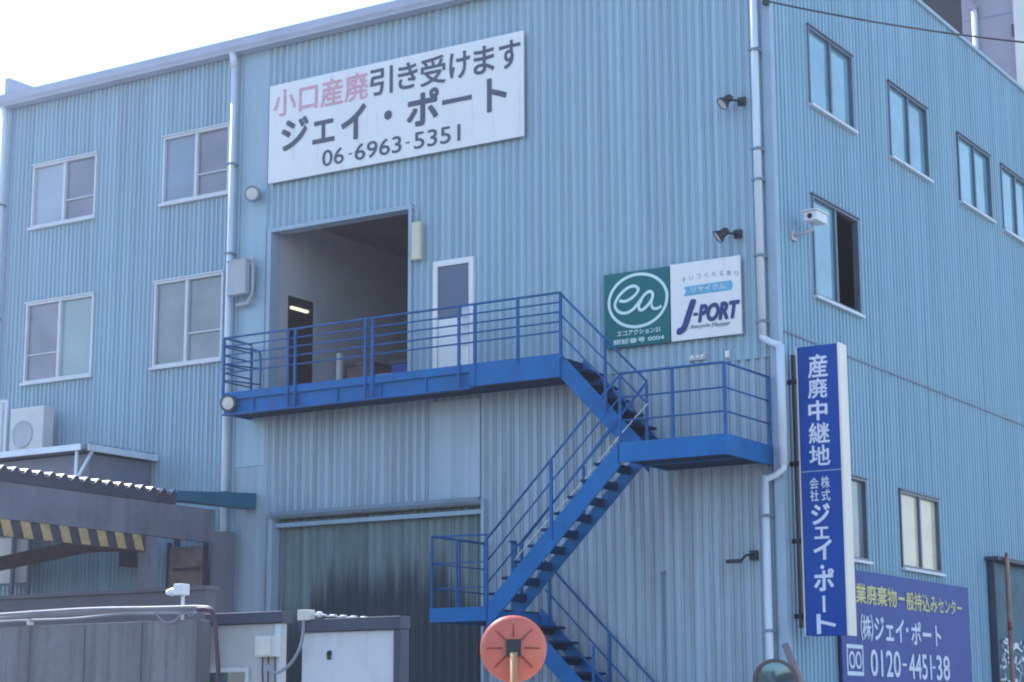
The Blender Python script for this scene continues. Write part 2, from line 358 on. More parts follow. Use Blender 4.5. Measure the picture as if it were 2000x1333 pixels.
# windows: a frame with two sashes and a sill
def window(plane, u0, u1, z0, z1, frame, panes, bar=None, open_right=False, sill='alu', mid=.5, fw=.05):
    if plane == 'f': B = lambda m, a, b, d0, d1, c, e: m.box(a, b, -d1, -d0, c, e)     # d outward
    else: B = lambda m, a, b, d0, d1, c, e: m.box(d0, d1, a, b, c, e)
    mb = MB(); B(mb, u0, u1, -.09, .03, z1-fw, z1); B(mb, u0, u1, -.09, .03, z0, z0+fw); B(mb, u0, u0+fw, -.09, .028, z0+fw, z1-fw); B(mb, u1-fw, u1, -.09, .028, z0+fw, z1-fw)
    um = u0+(u1-u0)*mid
    B(mb, um-.035, um+.035, -.07, .015, z0+fw, z1-fw)
    if bar is not None:
        a, b = (u0+fw, um-.035) if bar < 0 else (um+.035, u1-fw)
        B(mb, a, b, -.055, -.01, z0+(z1-z0)*.34, z0+(z1-z0)*.34+.025)
    f = mb.build('window', frame, wh)
    m1 = MB(); B(m1, u0+fw, um-.035, -.075, -.04, z0+fw, z1-fw); m1.build('pane', panes[0], f)
    if not open_right:
        m1 = MB(); B(m1, um+.035, u1-fw, -.085, -.055, z0+fw, z1-fw); m1.build('pane', panes[1], f)
    m1 = MB(); B(m1, u0-.04, u1+.04, -.02, .085, z0-.055, z0-.003); m1.build('sill', sill, f)
    m1 = MB(); B(m1, u0-.03, u1+.03, -.02, .06, z1+.003, z1+.03); m1.build('drip_cap', frame, f)
    return f
window('f', *FW[0], 'alu', ('pane_light', 'pane_mauve'), bar=1)
window('f', *FW[1], 'alu', ('pane_blue', 'pane_mauve'), bar=1)
window('f', *FW[2], 'alu', ('pane_mauve', 'pane_teal'), bar=-1)
window('f', *FW[3], 'alu', ('pane_taupe', 'pane_taupe'), bar=1, mid=.47)
for s in SW: window('s', *s, 'aludark', ('pane_sky', 'pane_sky'))
o = window('s', *S5, 'aludark', ('pane_sky', 'pane_sky'), open_right=True); o['label'] = 'window with its right half slid open onto a dark room'
MB().box(-.62, -.59, 3.05, 4.2, 8.9, 10.95).build('curtain', 'pane_dark', o)
o = window('s', *S6, 'aludark', ('pane_warm', 'pane_warm')); o['label'] = 'window with warm cream blinds drawn'
window('s', *S7, 'aludark', ('pane_taupe', 'pane_taupe'))

# upper loading opening with the room behind it
mb = MB().box(EX0-.09, EX0, -.06, .25, EZ0, EZ1+.09).box(EX1, EX1+.07, -.06, .25, EZ0, EZ1+.09).box(EX0, EX1, -.055, .25, EZ1, EZ1+.085)
ft = mb.build('loading_doorway', 'flash', wh)
RX0, RX1, RY0, RY1, RZ0, RZ1 = EX0-.02, -5.6, .26, 9.0, EZ0-.02, 11.75
ya, zt = sd(563, 577, RX0); yb_, _ = sd(612, 590, RX0)
mb = MB()
def quad(m, *p): m.add(p, [(0, 1, 2, 3)])
quad(mb, (RX0, RY0, RZ0), (RX0, ya, RZ0), (RX0, ya, RZ1), (RX0, RY0, RZ1)); quad(mb, (RX0, yb_, RZ0), (RX0, RY1, RZ0), (RX0, RY1, RZ1), (RX0, yb_, RZ1))
quad(mb, (RX0, ya, zt), (RX0, yb_, zt), (RX0, yb_, RZ1), (RX0, ya, RZ1))
quad(mb, (RX0, RY1, RZ0), (RX1, RY1, RZ0), (RX1, RY1, RZ1), (RX0, RY1, RZ1)); quad(mb, (RX1, RY0, RZ0), (RX1, RY1, RZ0), (RX1, RY1, RZ1), (RX1, RY0, RZ1))
quad(mb, (RX0, RY0, RZ0), (RX1, RY0, RZ0), (RX1, RY1, RZ0), (RX0, RY1, RZ0))
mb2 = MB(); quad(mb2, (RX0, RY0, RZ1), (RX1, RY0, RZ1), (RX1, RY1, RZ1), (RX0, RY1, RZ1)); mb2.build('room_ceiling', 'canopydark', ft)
quad(mb, (EX1+.07, RY0, RZ0), (RX1, RY0, RZ0), (RX1, RY0, RZ1), (EX1+.07, RY0, RZ1)); quad(mb, (RX0, RY0, EZ1+.08), (EX1+.1, RY0, EZ1+.08), (EX1+.1, RY0, RZ1), (RX0, RY0, RZ1))
mb.build('room', 'room', ft)
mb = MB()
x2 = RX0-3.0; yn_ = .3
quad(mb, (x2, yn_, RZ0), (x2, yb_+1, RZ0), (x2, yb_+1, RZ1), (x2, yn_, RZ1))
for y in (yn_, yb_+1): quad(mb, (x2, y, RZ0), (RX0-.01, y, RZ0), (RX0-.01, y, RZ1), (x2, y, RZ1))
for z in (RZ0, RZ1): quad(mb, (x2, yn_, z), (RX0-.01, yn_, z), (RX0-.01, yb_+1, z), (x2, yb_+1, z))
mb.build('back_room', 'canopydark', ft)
# white personnel door
mb = MB().box(DX0, DX0+.10, -.05, .06, EZ0, DZ1).box(DX1-.10, DX1, -.05, .06, EZ0, DZ1).box(DX0+.10, DX1-.10, -.049, .06, DZ1-.11, DZ1)
dr = mb.build('door', 'white', wh)
MB().box(DX0+.11, DX1-.11, -.02, .04, EZ0, 9.06).build('lower_panel', 'white', dr)
MB().box(DX0+.11, DX1-.11, -.012, .03, 9.064, DZ1-.115).build('glass', 'doorglass', dr)
MB().box(DX1-.19, DX1-.13, -.07, -.02, 8.86, 8.98).build('handle', 'grey', dr)
# lower sliding doors
mb = MB(); siding(mb, LX0, LX1, 0.0, lambda u: LZ1, [], lambda u, d, z: (u, .16-d, z), .20, .03)
ld = mb.build('sliding_door', 'door_green', wh)
mb = MB().box(LX0-.10, LX0, -.07, .16, 0, LZ1+.02).box(LX1, LX1+.06, -.06, .16, 0, LZ1+.10).box(LX0-.1, LX1, -.10, .16, LZ1+.022, LZ1+.09)
mb.box(LX0, LX1, .02, .12, LZ1-.16, LZ1-.08); mb.build('door_frame', 'flash', wh)
MB().box(LX0-.02, LX1, -.16, -.102, LZ1+.05, LZ1+.13).build('door_track', 'flashdark', wh)
# drainpipes
def band(mb, x, y, z, r, ang=0): mb.box(x-r*1.25, x+r*1.25, y-r*1.2, y+.12, z-.02, z+.02)
xp = -12.07
mb = MB().tube([(xp, -.20, ZE+.02), (xp, -.17, ZE-.12), (xp, -.14, ZE-.3)], .075, 12).tube([(xp, -.14, ZE-.25), (xp, -.14, 0)], .068, 12)
p = mb.build('drainpipe', 'pipe', wh)
for z in (12.9, 11.0, 8.6, 6.1, 4.1): m_ = MB(); band(m_, xp, -.14, z, .07); m_.build('pipe_clamp', 'flashdark', p)
xc = -.22
mb = MB().tube([(xc, -.15, ZE), (xc, -.15, 8.02)], .07, 12)
mb.tube([(xc, -.15, 8.1), (xc, -.15, 7.98), (xc+.14, -.15, 7.88), (xc+.3, -.15, 7.82), (.09, -.15, 7.72), (.10, -.15, 7.55)], .062, 12)
mb.tube([(.10, -.15, 7.82), (.10, -.15, 5.78)], .074, 12)
mb.tube([(.10, -.15, 5.95), (.10, -.15, 5.72), (-.04, -.15, 5.62), (xc-.02, -.15, 5.56), (xc-.03, -.15, 5.4)], .058, 12).tube([(xc-.03, -.15, 5.62), (xc-.03, -.15, 0)], .066, 12)
p = mb.build('drainpipe', 'pipe', wh)
for z in (13.1, 11.3, 10.75, 9.4, 8.25): m_ = MB(); band(m_, xc, -.15, z, .075); m_.build('pipe_clamp', 'flashdark', p)
for z in (4.95, 3.05): m_ = MB(); band(m_, xc-.03, -.15, z, .075); m_.build('pipe_clamp', 'flashdark', p)
xq = XL+.02
p = MB().tube([(xq, -.2, ZE+.02), (xq, -.14, ZE-.25), (xq, -.14, 7.2)], .066, 10).build('drainpipe', 'pipe', wh)
for z in (13.0, 10.4): m_ = MB(); band(m_, xq, -.14, z, .07); m_.build('pipe_clamp', 'flashdark', p)
# thin cable conduit low on the front wall
x, z = fr(1295, 1120, -.05); MB().tube([(x, -.06, z), (x, -.06, 0)], .022, 6).tube([(x, -.06, z), (x, .0, z+.02)], .03, 6).build('conduit', 'flashdark', wh)

# ------------------------------------------------------------------ blue stair
ST = thing('metal_staircase', 'blue steel outdoor staircase climbing the front of the warehouse', 'staircase', (-6, -.9, 0))
L, D = .90, 1.80
PX0, PX1, PZ = -11.5, -3.76, 7.90
LXR, LZ = -.14, 6.10                    # landing
LLX0, LLX1, LLZ = -5.92, -4.72, 3.50    # lower landing
XJ = fr(920, 740, -L)[0]
# upper platform
mb = MB().box(PX0, XJ, -L+.03, -L+.08, PZ-.37, PZ-.10).box(PX0, XJ, -L-.03, -L+.09, PZ-.40, PZ-.372)
mb.box(PX0, XJ, -L-.03, -L+.08, PZ-.105, PZ+.045).box(PX0, PX0+.05, -L+.09, -.04, PZ-.38, PZ+.01)
mb.box(XJ, PX1, -L-.05, -L+.04, PZ-.37, PZ+.045)
for k in range(6): x = PX0+.75+k*1.02; mb.box(x, x+.03, -L-.01, -L+.028, PZ-.37, PZ-.106)
pf = mb.build('platform', 'blue', ST)
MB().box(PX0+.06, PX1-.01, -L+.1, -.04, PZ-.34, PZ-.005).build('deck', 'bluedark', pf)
def railing(name, posts, rails, thick=(.022, .016), parent=ST):
    m = MB()
    for i, pth in enumerate(rails): m.tube(pth, thick[0] if i == 0 else thick[1], 8)
    o = m.build(name, 'rail', parent)
    for (x, y, z0, z1, hw) in posts:
        MB().box(x-hw, x+hw, y-.022, y+.022, z0, z1).build('post', 'rail', o)
    return o
HS = (1.14, .965, .79, .615, .44)
yR = -L-.035
pxs = [fr(p, 700, yR)[0] for p in (438, 563, 577, 714, 728, 897, 928, 1012, 1096)]
posts = [(x, yR-.01, PZ-(.36 if 0 < i < 7 else .05), PZ+1.13, .024) for i, x in enumerate(pxs)]
railing('railing', posts, [[(pxs[0], yR, PZ+h), (pxs[-1], yR, PZ+h)] for h in HS])
yw = -.06
railing('end_railing', [(pxs[0], -.1, PZ, PZ+1.1, .02)],
        [[(pxs[0], yR, PZ+1.14), (pxs[0], -.1, PZ+1.14)]] + [[(pxs[0], yR, PZ+h), (pxs[0], -.1, PZ+h)] for h in HS[1:]+(.27,)])
xh = pxs[0]+.28
railing('hoop_rail', [], [[tuple(p) for p in smooth_path([(pxs[0], yR+.04, PZ+1.0), (pxs[0]+.1, -.45, PZ+1.0), (xh-.05, -.22, PZ+.98), (xh, -.16, PZ+.85), (xh, -.15, PZ+.3), (xh, -.15, PZ)])],
                          [(pxs[0], yR, PZ+.62), (xh, -.15, PZ+.62)], [(pxs[0], yR, PZ+.30), (xh, -.15, PZ+.30)]])
# a flight: two stringers and open treads
def flight(xa, za, xb, zb, y0, y1, n, h=.30):
    dx, dz = xb-xa, zb-za; ln = math.hypot(dx, dz)
    vt = h*ln/abs(dx)
    for y in (y0, y1-.045):
        if y != y0: vt *= .72
        MB().prism([(xa, za+.06), (xb, zb+.06), (xb, zb+.06-vt), (xa, za+.06-vt)], y, y+.045, 'y').build('stringer', 'blue', ST)
    for k in range(1, n):
        t = k/n; x = xa+dx*t; z = za+dz*t; s = 1 if dx > 0 else -1
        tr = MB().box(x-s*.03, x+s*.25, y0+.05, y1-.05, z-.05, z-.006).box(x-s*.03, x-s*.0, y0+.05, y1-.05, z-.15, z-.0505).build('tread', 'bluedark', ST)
flight(PX1-.02, PZ, -2.06, LZ, -L, -.06, 7)
flight(-2.12, LZ, LLX1-.02, LLZ, -D, -L-.02, 10)
flight(LLX1+.02, LLZ, -1.2, 0.0, -L, -.06, 13)
def on(xa, za, xb, zb, x): return za+(zb-za)*(x-xa)/(xb-xa)
# upper flight railing (outer side)
A = (PX1, PZ); B_ = (-2.04, LZ+.02)
ry = -L-.03
railing('stair_railing', [(x, ry-.02, on(*A, *B_, x)-.12, on(*A, *B_, x)+1.13, .022) for x in (fr(1183, 700, ry)[0], -2.04)],
        [[(PX1, ry, PZ+h), (-2.04, ry, LZ+.04+h)] for h in (1.14, .76, .40)])
# middle landing
lm = MB().box(-2.14, LXR, -D, -D+.06, LZ-.30, LZ+.03).box(LXR-.06, LXR, -D+.06, -.03, LZ-.30, LZ+.03).box(-2.14, LXR-.06, -L-.03, -L+.03, LZ-.26, LZ-.04).box(-2.14, -2.08, -L+.03, -.03, LZ-.26, LZ-.04)
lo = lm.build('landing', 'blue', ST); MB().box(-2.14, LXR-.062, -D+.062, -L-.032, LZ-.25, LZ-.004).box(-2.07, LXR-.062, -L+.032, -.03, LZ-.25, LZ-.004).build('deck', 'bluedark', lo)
yo = -D+.03
xs_ = fr(1210, 731, yo)[0]; xm = fr(1313, 720, yo)[0]; xr = LXR-.03
railing('landing_railing', [(xs_, yo, LZ-.28, LZ+1.18, .02), (xm, yo, LZ-.2, LZ+1.2, .02), (xr, yo, LZ-.25, LZ+1.2, .024), (xr, -.08, LZ-.2, LZ+1.2, .024)],
        [[(xs_, yo, LZ+h), (xr, yo, LZ+h), (xr, -.06, LZ+h)] for h in (1.20, .79, .40)])
# lower flight railings: outer from the landing corner, inner from the shared post
xe = LLX1-.02
def down(x): return on(-2.12, LZ, LLX1-.02, LLZ, x)
xo1 = fr(1078, 930, yo)[0]
railing('stair_railing', [(xo1, yo-.03, down(xo1)-.2, down(xo1)+1.14, .028), (xe, yo-.03, LLZ-.02, LLZ+1.18, .024)],
        [[(xs_, yo, LZ+h+(.0)), (xe, yo, LLZ+h)] for h in (1.18, .80, .42)])
yi = -L-.05
xi = fr(1018, 1065, yi)[0]
railing('stair_railing', [(xi, yi, down(xi)-.1, down(xi)+.98, .03), (fr(1140, 950, yi)[0], yi, down(fr(1140, 950, yi)[0]), down(fr(1140, 950, yi)[0])+.98, .018)],
        [[(-2.04, yi, LZ+1.16), (xi, yi, down(xi)+.97)]])
# pale wire tied along the inner handrail of the lower flight
pa = fr(1266, 788, yi-.03); pb = fr(1006, 1094, yi-.03); pts = []
for k in range(61):
    t = k/60; pts.append((pa[0]+(pb[0]-pa[0])*t, yi-.03+(.006 if k % 2 else -.006), pa[1]+(pb[1]-pa[1])*t+(.010 if k % 2 else -.010)+.02*math.sin(9*t)))
MB().tube(pts, .013, 5).build('wire', 'steelw', ST)
# lower landing
mb = MB().box(LLX0, LLX1, -D, -D+.06, LLZ-.22, LLZ+.02).box(LLX0, LLX0+.05, -D+.06, -.03, LLZ-.22, LLZ+.02).box(LLX1-.05, LLX1, -D+.06, -.03, LLZ-.2, LLZ-.04)
mb.prism([(LLX1, LLZ+.02), (LLX1+.32, LLZ+.33), (LLX1+.32, LLZ-.0), (LLX1+.1, LLZ-.22), (LLX1, LLZ-.22)], -D-.004, -D+.05, 'y')
lo = mb.build('lower_landing', 'blue', ST); MB().box(LLX0+.05, LLX1-.05, -D+.06, -.03, LLZ-.036, LLZ-.004).build('deck', 'bluedark', lo)
xl = LLX0+.03; xm2 = LLX0+.55
railing('landing_railing', [(xl, yo, LLZ, LLZ+1.27, .014), (xm2, yo, LLZ, LLZ+1.2, .009)], [[(xl, yo, LLZ+h), (xe, yo, LLZ+h*.98)] for h in (1.27, .80, .36)], (.016, .010))
railing('landing_railing', [(xl, -.9, LLZ, LLZ+1.27, .010), (xl, -.08, LLZ, LLZ+1.27, .016)], [[(xl, yo, LLZ+h), (xl, -.06, LLZ+h)] for h in (1.27, .80, .36)], (.024, .011))
railing('landing_railing', [(LLX1-.03, yi+.06, LLZ, LLZ+1.2, .05)], [[(LLX1-.03, yi+.06, LLZ+1.18), (LLX1-.03, yi-.1, LLZ+1.18)]])
# lowest flight handrails
def low(x): return on(LLX1+.02, LLZ, -1.2, 0, x)
for y in (-.10, ):
    railing('stair_railing', [(x, y, low(x)-.1, low(x)+1.0, .02) for x in (-4.5, -3.3, -2.1)], [[(-4.6, y, low(-4.6)+1.0), (-1.2, y, 1.0)], [(-4.6, y, low(-4.6)+.5), (-1.2, y, .5)]])
railing('stair_railing', [(x, -L-.03, low(x)-.25, low(x)+.9, .02) for x in (-3.15, -2.1)], [[(-3.4, -L-.03, low(-3.4)+.5), (-1.2, -L-.03, .5)]])

# ------------------------------------------------------------------ signs
def rect_sign(name, label, pm, x0, x1, z0, z1, y=-.10):
    t = thing(name, label, 'sign', ((x0+x1)/2, y, z0))
    MB().box(x0, x1, y, y+.045, z0, z1).build('panel', pm, t, bevel=.006)
    mb = MB()
    for x in (x0+.25, x1-.25): mb.box(x-.03, x+.03, y+.047, -.0, z0+.05, z1-.05)
    mb.build('mounting_rail', 'flashdark', t)
    return t
bs = rect_sign('signboard', 'long white signboard with black Japanese lettering and a phone number', 'signwhite', -11.13, -5.0, 12.345, 14.42, -.11)
ys = -.116
pl = lambda u, v, d=0: (u, ys-d, v)
def fb(px0, py, px1, y=ys): a = fr(px0, py, y)[0]; b = fr(px1, py, y)[0]; return a, b
mb = MB(); write(mb, '小口産廃', pl, -11.02, -8.62, 13.72, 14.30, .012); mb.build('red_lettering', 'red', bs)
mb = MB()
write(mb, '引', pl, -8.58, -8.02, 13.73, 14.30, .022); write(mb, 'き', pl, -7.90, -7.42, 13.74, 14.28, .022)
write(mb, '受', pl, -7.36, -6.76, 13.71, 14.29, .018); write(mb, 'け', pl, -6.68, -6.20, 13.73, 14.27, .022)
write(mb, 'ま', pl, -6.12, -5.64, 13.72, 14.28, .022); write(mb, 'す', pl, -5.54, -5.06, 13.72, 14.28, .022)
mb.build('lettering', 'ink', bs); mb = MB()
write(mb, 'ジ', pl, -10.80, -10.10, 12.96, 13.63, .035); write(mb, 'ェ', pl, -10.0, -9.44, 12.98, 13.46, .035); write(mb, 'イ', pl, -9.28, -8.66, 12.92, 13.64, .035)
write(mb, '・', pl, -8.22, -8.03, 13.19, 13.38, .05); write(mb, 'ポ', pl, -7.68, -6.92, 12.93, 13.66, .035); write(mb, 'ー', pl, -6.84, -6.16, 13.26, 13.36, .02); write(mb, 'ト', pl, -5.82, -5.36, 12.93, 13.60, .03)
mb.build('lettering', 'ink', bs); mb = MB()
write(mb, '06', pl, -9.74, -9.20, 12.48, 12.82, .012); write(mb, '-', pl, -9.08, -9.0, 12.63, 12.66); write(mb, '6963', pl, -8.93, -7.80, 12.48, 12.82, .012)
write(mb, '-', pl, -7.70, -7.60, 12.63, 12.66); write(mb, '5351', pl, -7.50, -6.42, 12.48, 12.82, .012)
mb.build('phone_number', 'ink', bs)

ea = rect_sign('emblem_sign', 'green square sign with a pale oval ring around a script emblem', 'green', -3.33, -2.005, 8.10, 9.46, -.10)
ye = -.106
def ep(zx, zy): return fr(1140+zx/5.553, 480+zy/5.553, ye)
plE = lambda u, v, d=0: (u, ye-d, v)
cx, cz = ep(588, 595); rx = .585; rz = .475
mb = MB(); N = 56
ringo = [(cx+rx*math.cos(2*math.pi*k/N), cz+rz*math.sin(2*math.pi*k/N)) for k in range(N+1)]
ribbon(mb, ringo, .055, plE)
e1 = [(385, 600), (450, 605), (520, 570), (580, 510), (590, 465), (550, 440), (480, 460), (400, 530), (350, 610), (345, 670), (385, 720), (450, 735), (530, 700), (600, 620), (660, 540), (715, 500), (752, 520), (745, 580), (700, 650), (640, 700), (608, 690), (605, 650), (640, 580)]
ribbon(mb, [tuple(p) for p in smooth_path([ep(*p) for p in e1], 5)], .055, plE)
ribbon(mb, [tuple(p) for p in smooth_path([ep(*p) for p in [(750, 560), (735, 620), (745, 670), (790, 685), (845, 655)]], 5)], .05, plE)
u0 = ep(350, 950)[0]; u1 = ep(850, 950)[0]
plT = lambda u, v, d=0: (u, ye-.003-d, v)
write(mb, 'エコアクション21', plT, -3.06, -2.2, 8.30, 8.40, .03); write(mb, '認証番号 0004', plT, -3.14, -2.12, 8.155, 8.25, .03)
mb.build('emblem', 'pale', ea)

jp = rect_sign('logo_sign', 'white square sign with navy slanted logo lettering and a cyan banner', 'signwhite', -1.985, -.625, 8.10, 9.48, -.10)
mb = MB()
def eb(ax, ay, bx, by): p = ep(ax, ay); q = ep(bx, by); return p[0], q[0], p[1], q[1]
write(mb, 'J', plE, *eb(1005, 975, 1222, 575), .06, .42); write(mb, '-', plE, *eb(1190, 765, 1240, 725), .3)
write(mb, 'PORT', plE, *eb(1238, 842, 1695, 582), .06, .25); mb.build('logo_lettering', 'navy', jp)
mb = MB(); write(mb, 'Recycle', plE, *eb(1160, 915, 1370, 838), .02, .2); write(mb, 'Master', plE, *eb(1390, 886, 1590, 812), .02, .2); mb.build('subtitle', 'flashdark', jp)
mb = MB()
for q, ch in enumerate('そいつくれる限り'):
    t_ = q/7; a = ep(1065+t_*570, 400-t_*70-25*math.sin(math.pi*t_)); write(mb, ch, plE, a[0], a[0]+.075, a[1], a[1]+.085)
mb.build('small_lettering', 'flashdark', jp)
mb = MB(); mb.add([plE(*ep(*q)) for q in [(1085, 550), (1110, 495), (1085, 450), (1600, 375), (1618, 430), (1600, 480)]], [(0, 1, 2, 3, 4, 5)]); mb.build('banner', 'cyan', jp)
mb = MB(); write(mb, 'リサイクル', plT, *eb(1170, 515, 1540, 402), .01); mb.build('banner_lettering', 'signwhite', jp)
# little pale marks stuck on the wall below that sign
t = thing('wall_label', 'small pale worn label on the wall below the white logo sign', 'label', (-1.5, -.04, 7.8))
yl = -.045; a = fr(1345, 700, yl); b = fr(1378, 690, yl)
MB().box(a[0], b[0], yl, yl+.04, a[1]-.05, b[1]+.0).build('plate', 'grey', t)
mb = MB()
for q, (ua, va, ub, vb) in enumerate(((.05, .2, .2, .8), (.2, .8, .3, .2), (.45, .3, .5, .8), (.5, .8, .62, .4), (.75, .2, .78, .85), (.78, .5, .95, .8))):
    W_, H_ = b[0]-a[0], b[1]-a[1]+.05
    ribbon(mb, [(a[0]+ua*W_, a[1]-.05+va*H_), (a[0]+ub*W_, a[1]-.05+vb*H_)], .025, lambda p, r, d=0, q=q: (p, yl-.004-q*.0006-d, r))
mb.build('worn_marks', 'signwhite', t)
a = fr(1416, 698, yl); b = fr(1423, 685, yl)
o = MB().box(a[0], b[0], yl, yl+.05, a[1], b[1]).box(a[0]-.01, b[0]+.01, yl+.02, yl+.045, a[1]-.01, a[1]+.0).build('wall_tag', 'signwhite'); tag(o, 'tiny white upright tag above the middle stair landing', 'tag')
a = fr(1180, 647, yl); b = fr(1185, 636, yl)
o = MB().box(a[0], b[0], yl, yl+.05, a[1], b[1]).box(a[0]-.01, b[0]+.01, yl+.02, yl+.045, b[1], b[1]+.012).build('wall_tag', 'signwhite'); tag(o, 'tiny white tag at the lower edge of the green sign', 'tag')

# vertical blue projecting sign by the corner
vy0, vy1 = .16, .46
vs = thing('projecting_sign', 'tall narrow blue sign box with white vertical Japanese lettering at the building corner', 'sign', (.65, .3, 2.95))
vx0, vx1 = .27, 1.02; vz0, vz1 = 2.96, 7.80; vzs = fr(1600, 920, vy0)[1]
MB().box(vx0, vx1-.022, vy0-.004, vy1, vz0, vzs-.008).build('face_panel', 'signblue', vs); MB().box(vx0, vx1-.022, vy0-.004, vy1, vzs+.008, vz1).build('face_panel', 'signblue', vs)
MB().box(vx0-.02, vx0-.002, vy0-.012, vy1+.01, vz0-.01, vz1+.01).box(vx1-.02, vx1+.015, vy0-.012, vy1+.01, vz0-.01, vz1+.01).build('side_casing', 'signside', vs)
MB().box(vx0, vx1-.022, vy0-.008, vy1, vzs-.0075, vzs+.0075).build('joint_strip', 'flash', vs)
mb = MB()
for z in (3.25, 4.5, 5.8, 7.2): mb.box(.02, vx0-.02, .27, .33, z, z+.08)
mb.box(.12, .17, .22, .38, 3.1, 7.7)
mb.build('bracket', 'black', vs)
mb = MB(); yv = vy0-.009; pv = lambda u, v, d=0: (u, yv-d, v)
def vchar(ch, px0, px1, py0, py1, bold=.02, rot=False):
    u0, z1_ = fr(px0, py0, yv); u1, z0_ = fr(px1, py1, yv); zz = sorted((z0_, z1_))
    write(mb, ch, pv, min(u0, u1), max(u0, u1), zz[0], zz[1], bold, 0, rot)
vchar('産', 1577, 1617, 694, 736); vchar('廃', 1577, 1617, 741, 776); vchar('中', 1578, 1617, 784, 820, .03); vchar('継', 1579, 1621, 827, 864); vchar('地', 1580, 1622, 871, 908)
vchar('株', 1603, 1621, 931, 953, .012); vchar('式', 1604, 1622, 957, 978, .012); vchar('会', 1581, 1599, 934, 955, .012); vchar('社', 1582, 1600, 958, 979, .012)
vchar('ジ', 1584, 1622, 985, 1024, .035); vchar('ェ', 1590, 1620, 1030, 1052, .035); vchar('イ', 1588, 1626, 1055, 1093, .035); vchar('・', 1602, 1610, 1104, 1112, .03)
vchar('ポ', 1589, 1630, 1112, 1154, .035); vchar('ー', 1606, 1613, 1164, 1196, .02, True); vchar('ト', 1594, 1634, 1200, 1238, .03)
mb.build('lettering', 'letter', vs)

# blue billboard on the side wall
bb = thing('billboard', 'wide violet blue billboard with yellow and white Japanese lettering on the side wall', 'billboard', (.05, 5.3, 2.0))
by0, by1, bz1 = 2.06, 8.70, 4.22
MB().box(.06, .10, by0, by1, 1.6, bz1).build('panel', 'billblue', bb, bevel=.005)
mb = MB()
for y in (2.5, 5.3, 8.3): mb.box(.0, .058, y-.04, y+.04, 1.65, bz1-.05)
mb.build('mounting_rail', 'flashdark', bb)
xb = .106; ps = lambda u, v, d=0: (xb+d, u, v)
mb = MB(); yA, zA = sd(1655, 1165, xb); yB_, zB = sd(1862, 1170, xb)
write(mb, '産業廃棄物', ps, 2.25, 4.72, 3.63, 3.99, .02); write(mb, '一', ps, 4.80, 5.12, 3.79, 3.84, .03); write(mb, '般持込み', ps, 5.2, 6.85, 3.62, 3.97, .02); write(mb, 'センター', ps, 6.9, 8.25, 3.64, 3.93, .02)
mb.build('yellow_lettering', 'yellow', bb)
mb = MB(); write(mb, '㈱', ps, 2.92, 3.5, 2.98, 3.46, .012); write(mb, 'ジェイ', ps, 3.56, 5.02, 3.0, 3.44, .03); write(mb, '・', ps, 5.12, 5.24, 3.2, 3.29, .03); write(mb, 'ポート', ps, 5.38, 7.0, 2.98, 3.42, .03)
mb.build('company_lettering', 'letter', bb); mb = MB()
write(mb, '0120', ps, 3.32, 4.78, 2.36, 2.84, .02); write(mb, '-', ps, 4.88, 5.1, 2.58, 2.62); write(mb, '4451', ps, 5.2, 6.4, 2.34, 2.82, .02); write(mb, '-', ps, 6.45, 6.6, 2.56, 2.6); write(mb, '38', ps, 6.66, 7.4, 2.34, 2.82, .02)
# dial mark: two rings on bars
for (a, b, c, d) in ((2.25, 3.0, 2.83, 2.90), (2.25, 3.0, 2.36, 2.43), (2.25, 2.30, 2.44, 2.82), (2.95, 3.0, 2.44, 2.82)): mb.add([ps(a, c), ps(b, c), ps(b, d), ps(a, d)], [(0, 1, 2, 3)])
for yc in (2.48, 2.77): ribbon(mb, [(yc+.11*math.cos(k*math.pi/10), 2.63+.13*math.sin(k*math.pi/10)) for k in range(21)], .05, ps)
mb.build('white_lettering', 'letter', bb)

# ------------------------------------------------------------------ lamps, camera, boxes on the walls
def floodlight(label, px, py, aim, arm):
    x, z = fr(px, py, -.30)
    t = thing('floodlight', label, 'floodlight', (x, -.30, z), 'floodlights on the front wall')
    a = Vector(aim).normalized(); c = Vector((x, -.32, z))
    MB().lathe([(.0, -.16), (.05, -.16), (.07, -.12), (.075, -.04), (.115, .03), (.125, .07), (.115, .075)], c, a, 18).build('housing', 'black', t)
    MB().lathe([(.0, .055), (.112, .06)], c, a, 18).build('lens', 'lens', t)
    m = MB().tube([c-a*.05+Vector((.02, 0, .0)), c+Vector((arm, .10, .03)), c+Vector((arm+.03, .27, .05))], .022, 6).box(x+arm-.04, x+arm+.10, -.05, -.0, z-.02, z+.13)
    m.box(c.x-.10, c.x+.16, c.y-.02, c.y+.02, c.z+.045, c.z+.075)
    m.build('bracket', 'black', t)
    return t
floodlight('black round floodlight nearest the eave, beside the corner drainpipe', 1416, 200, (-.55, -.6, -.75), .16)
floodlight('black floodlight just above the white logo sign', 1408, 460, (-.7, -.5, -.65), .16)
x, z = fr(1437, 1097, -.3)
t = thing('floodlight', 'slim black arm light low on the wall beneath the stair landing', 'floodlight', (x, -.3, z), 'floodlights on the front wall')
MB().box(x-.16, x+.12, -.36, -.28, z-.03, z+.035).build('housing', 'black', t, bevel=.01)
MB().tube([(x+.10, -.32, z+.0), (x+.17, -.25, z+.1), (x+.22, -.06, z+.12)], .022, 6).box(x+.14, x+.28, -.07, 0, z+.03, z+.19).build('bracket', 'black', t)
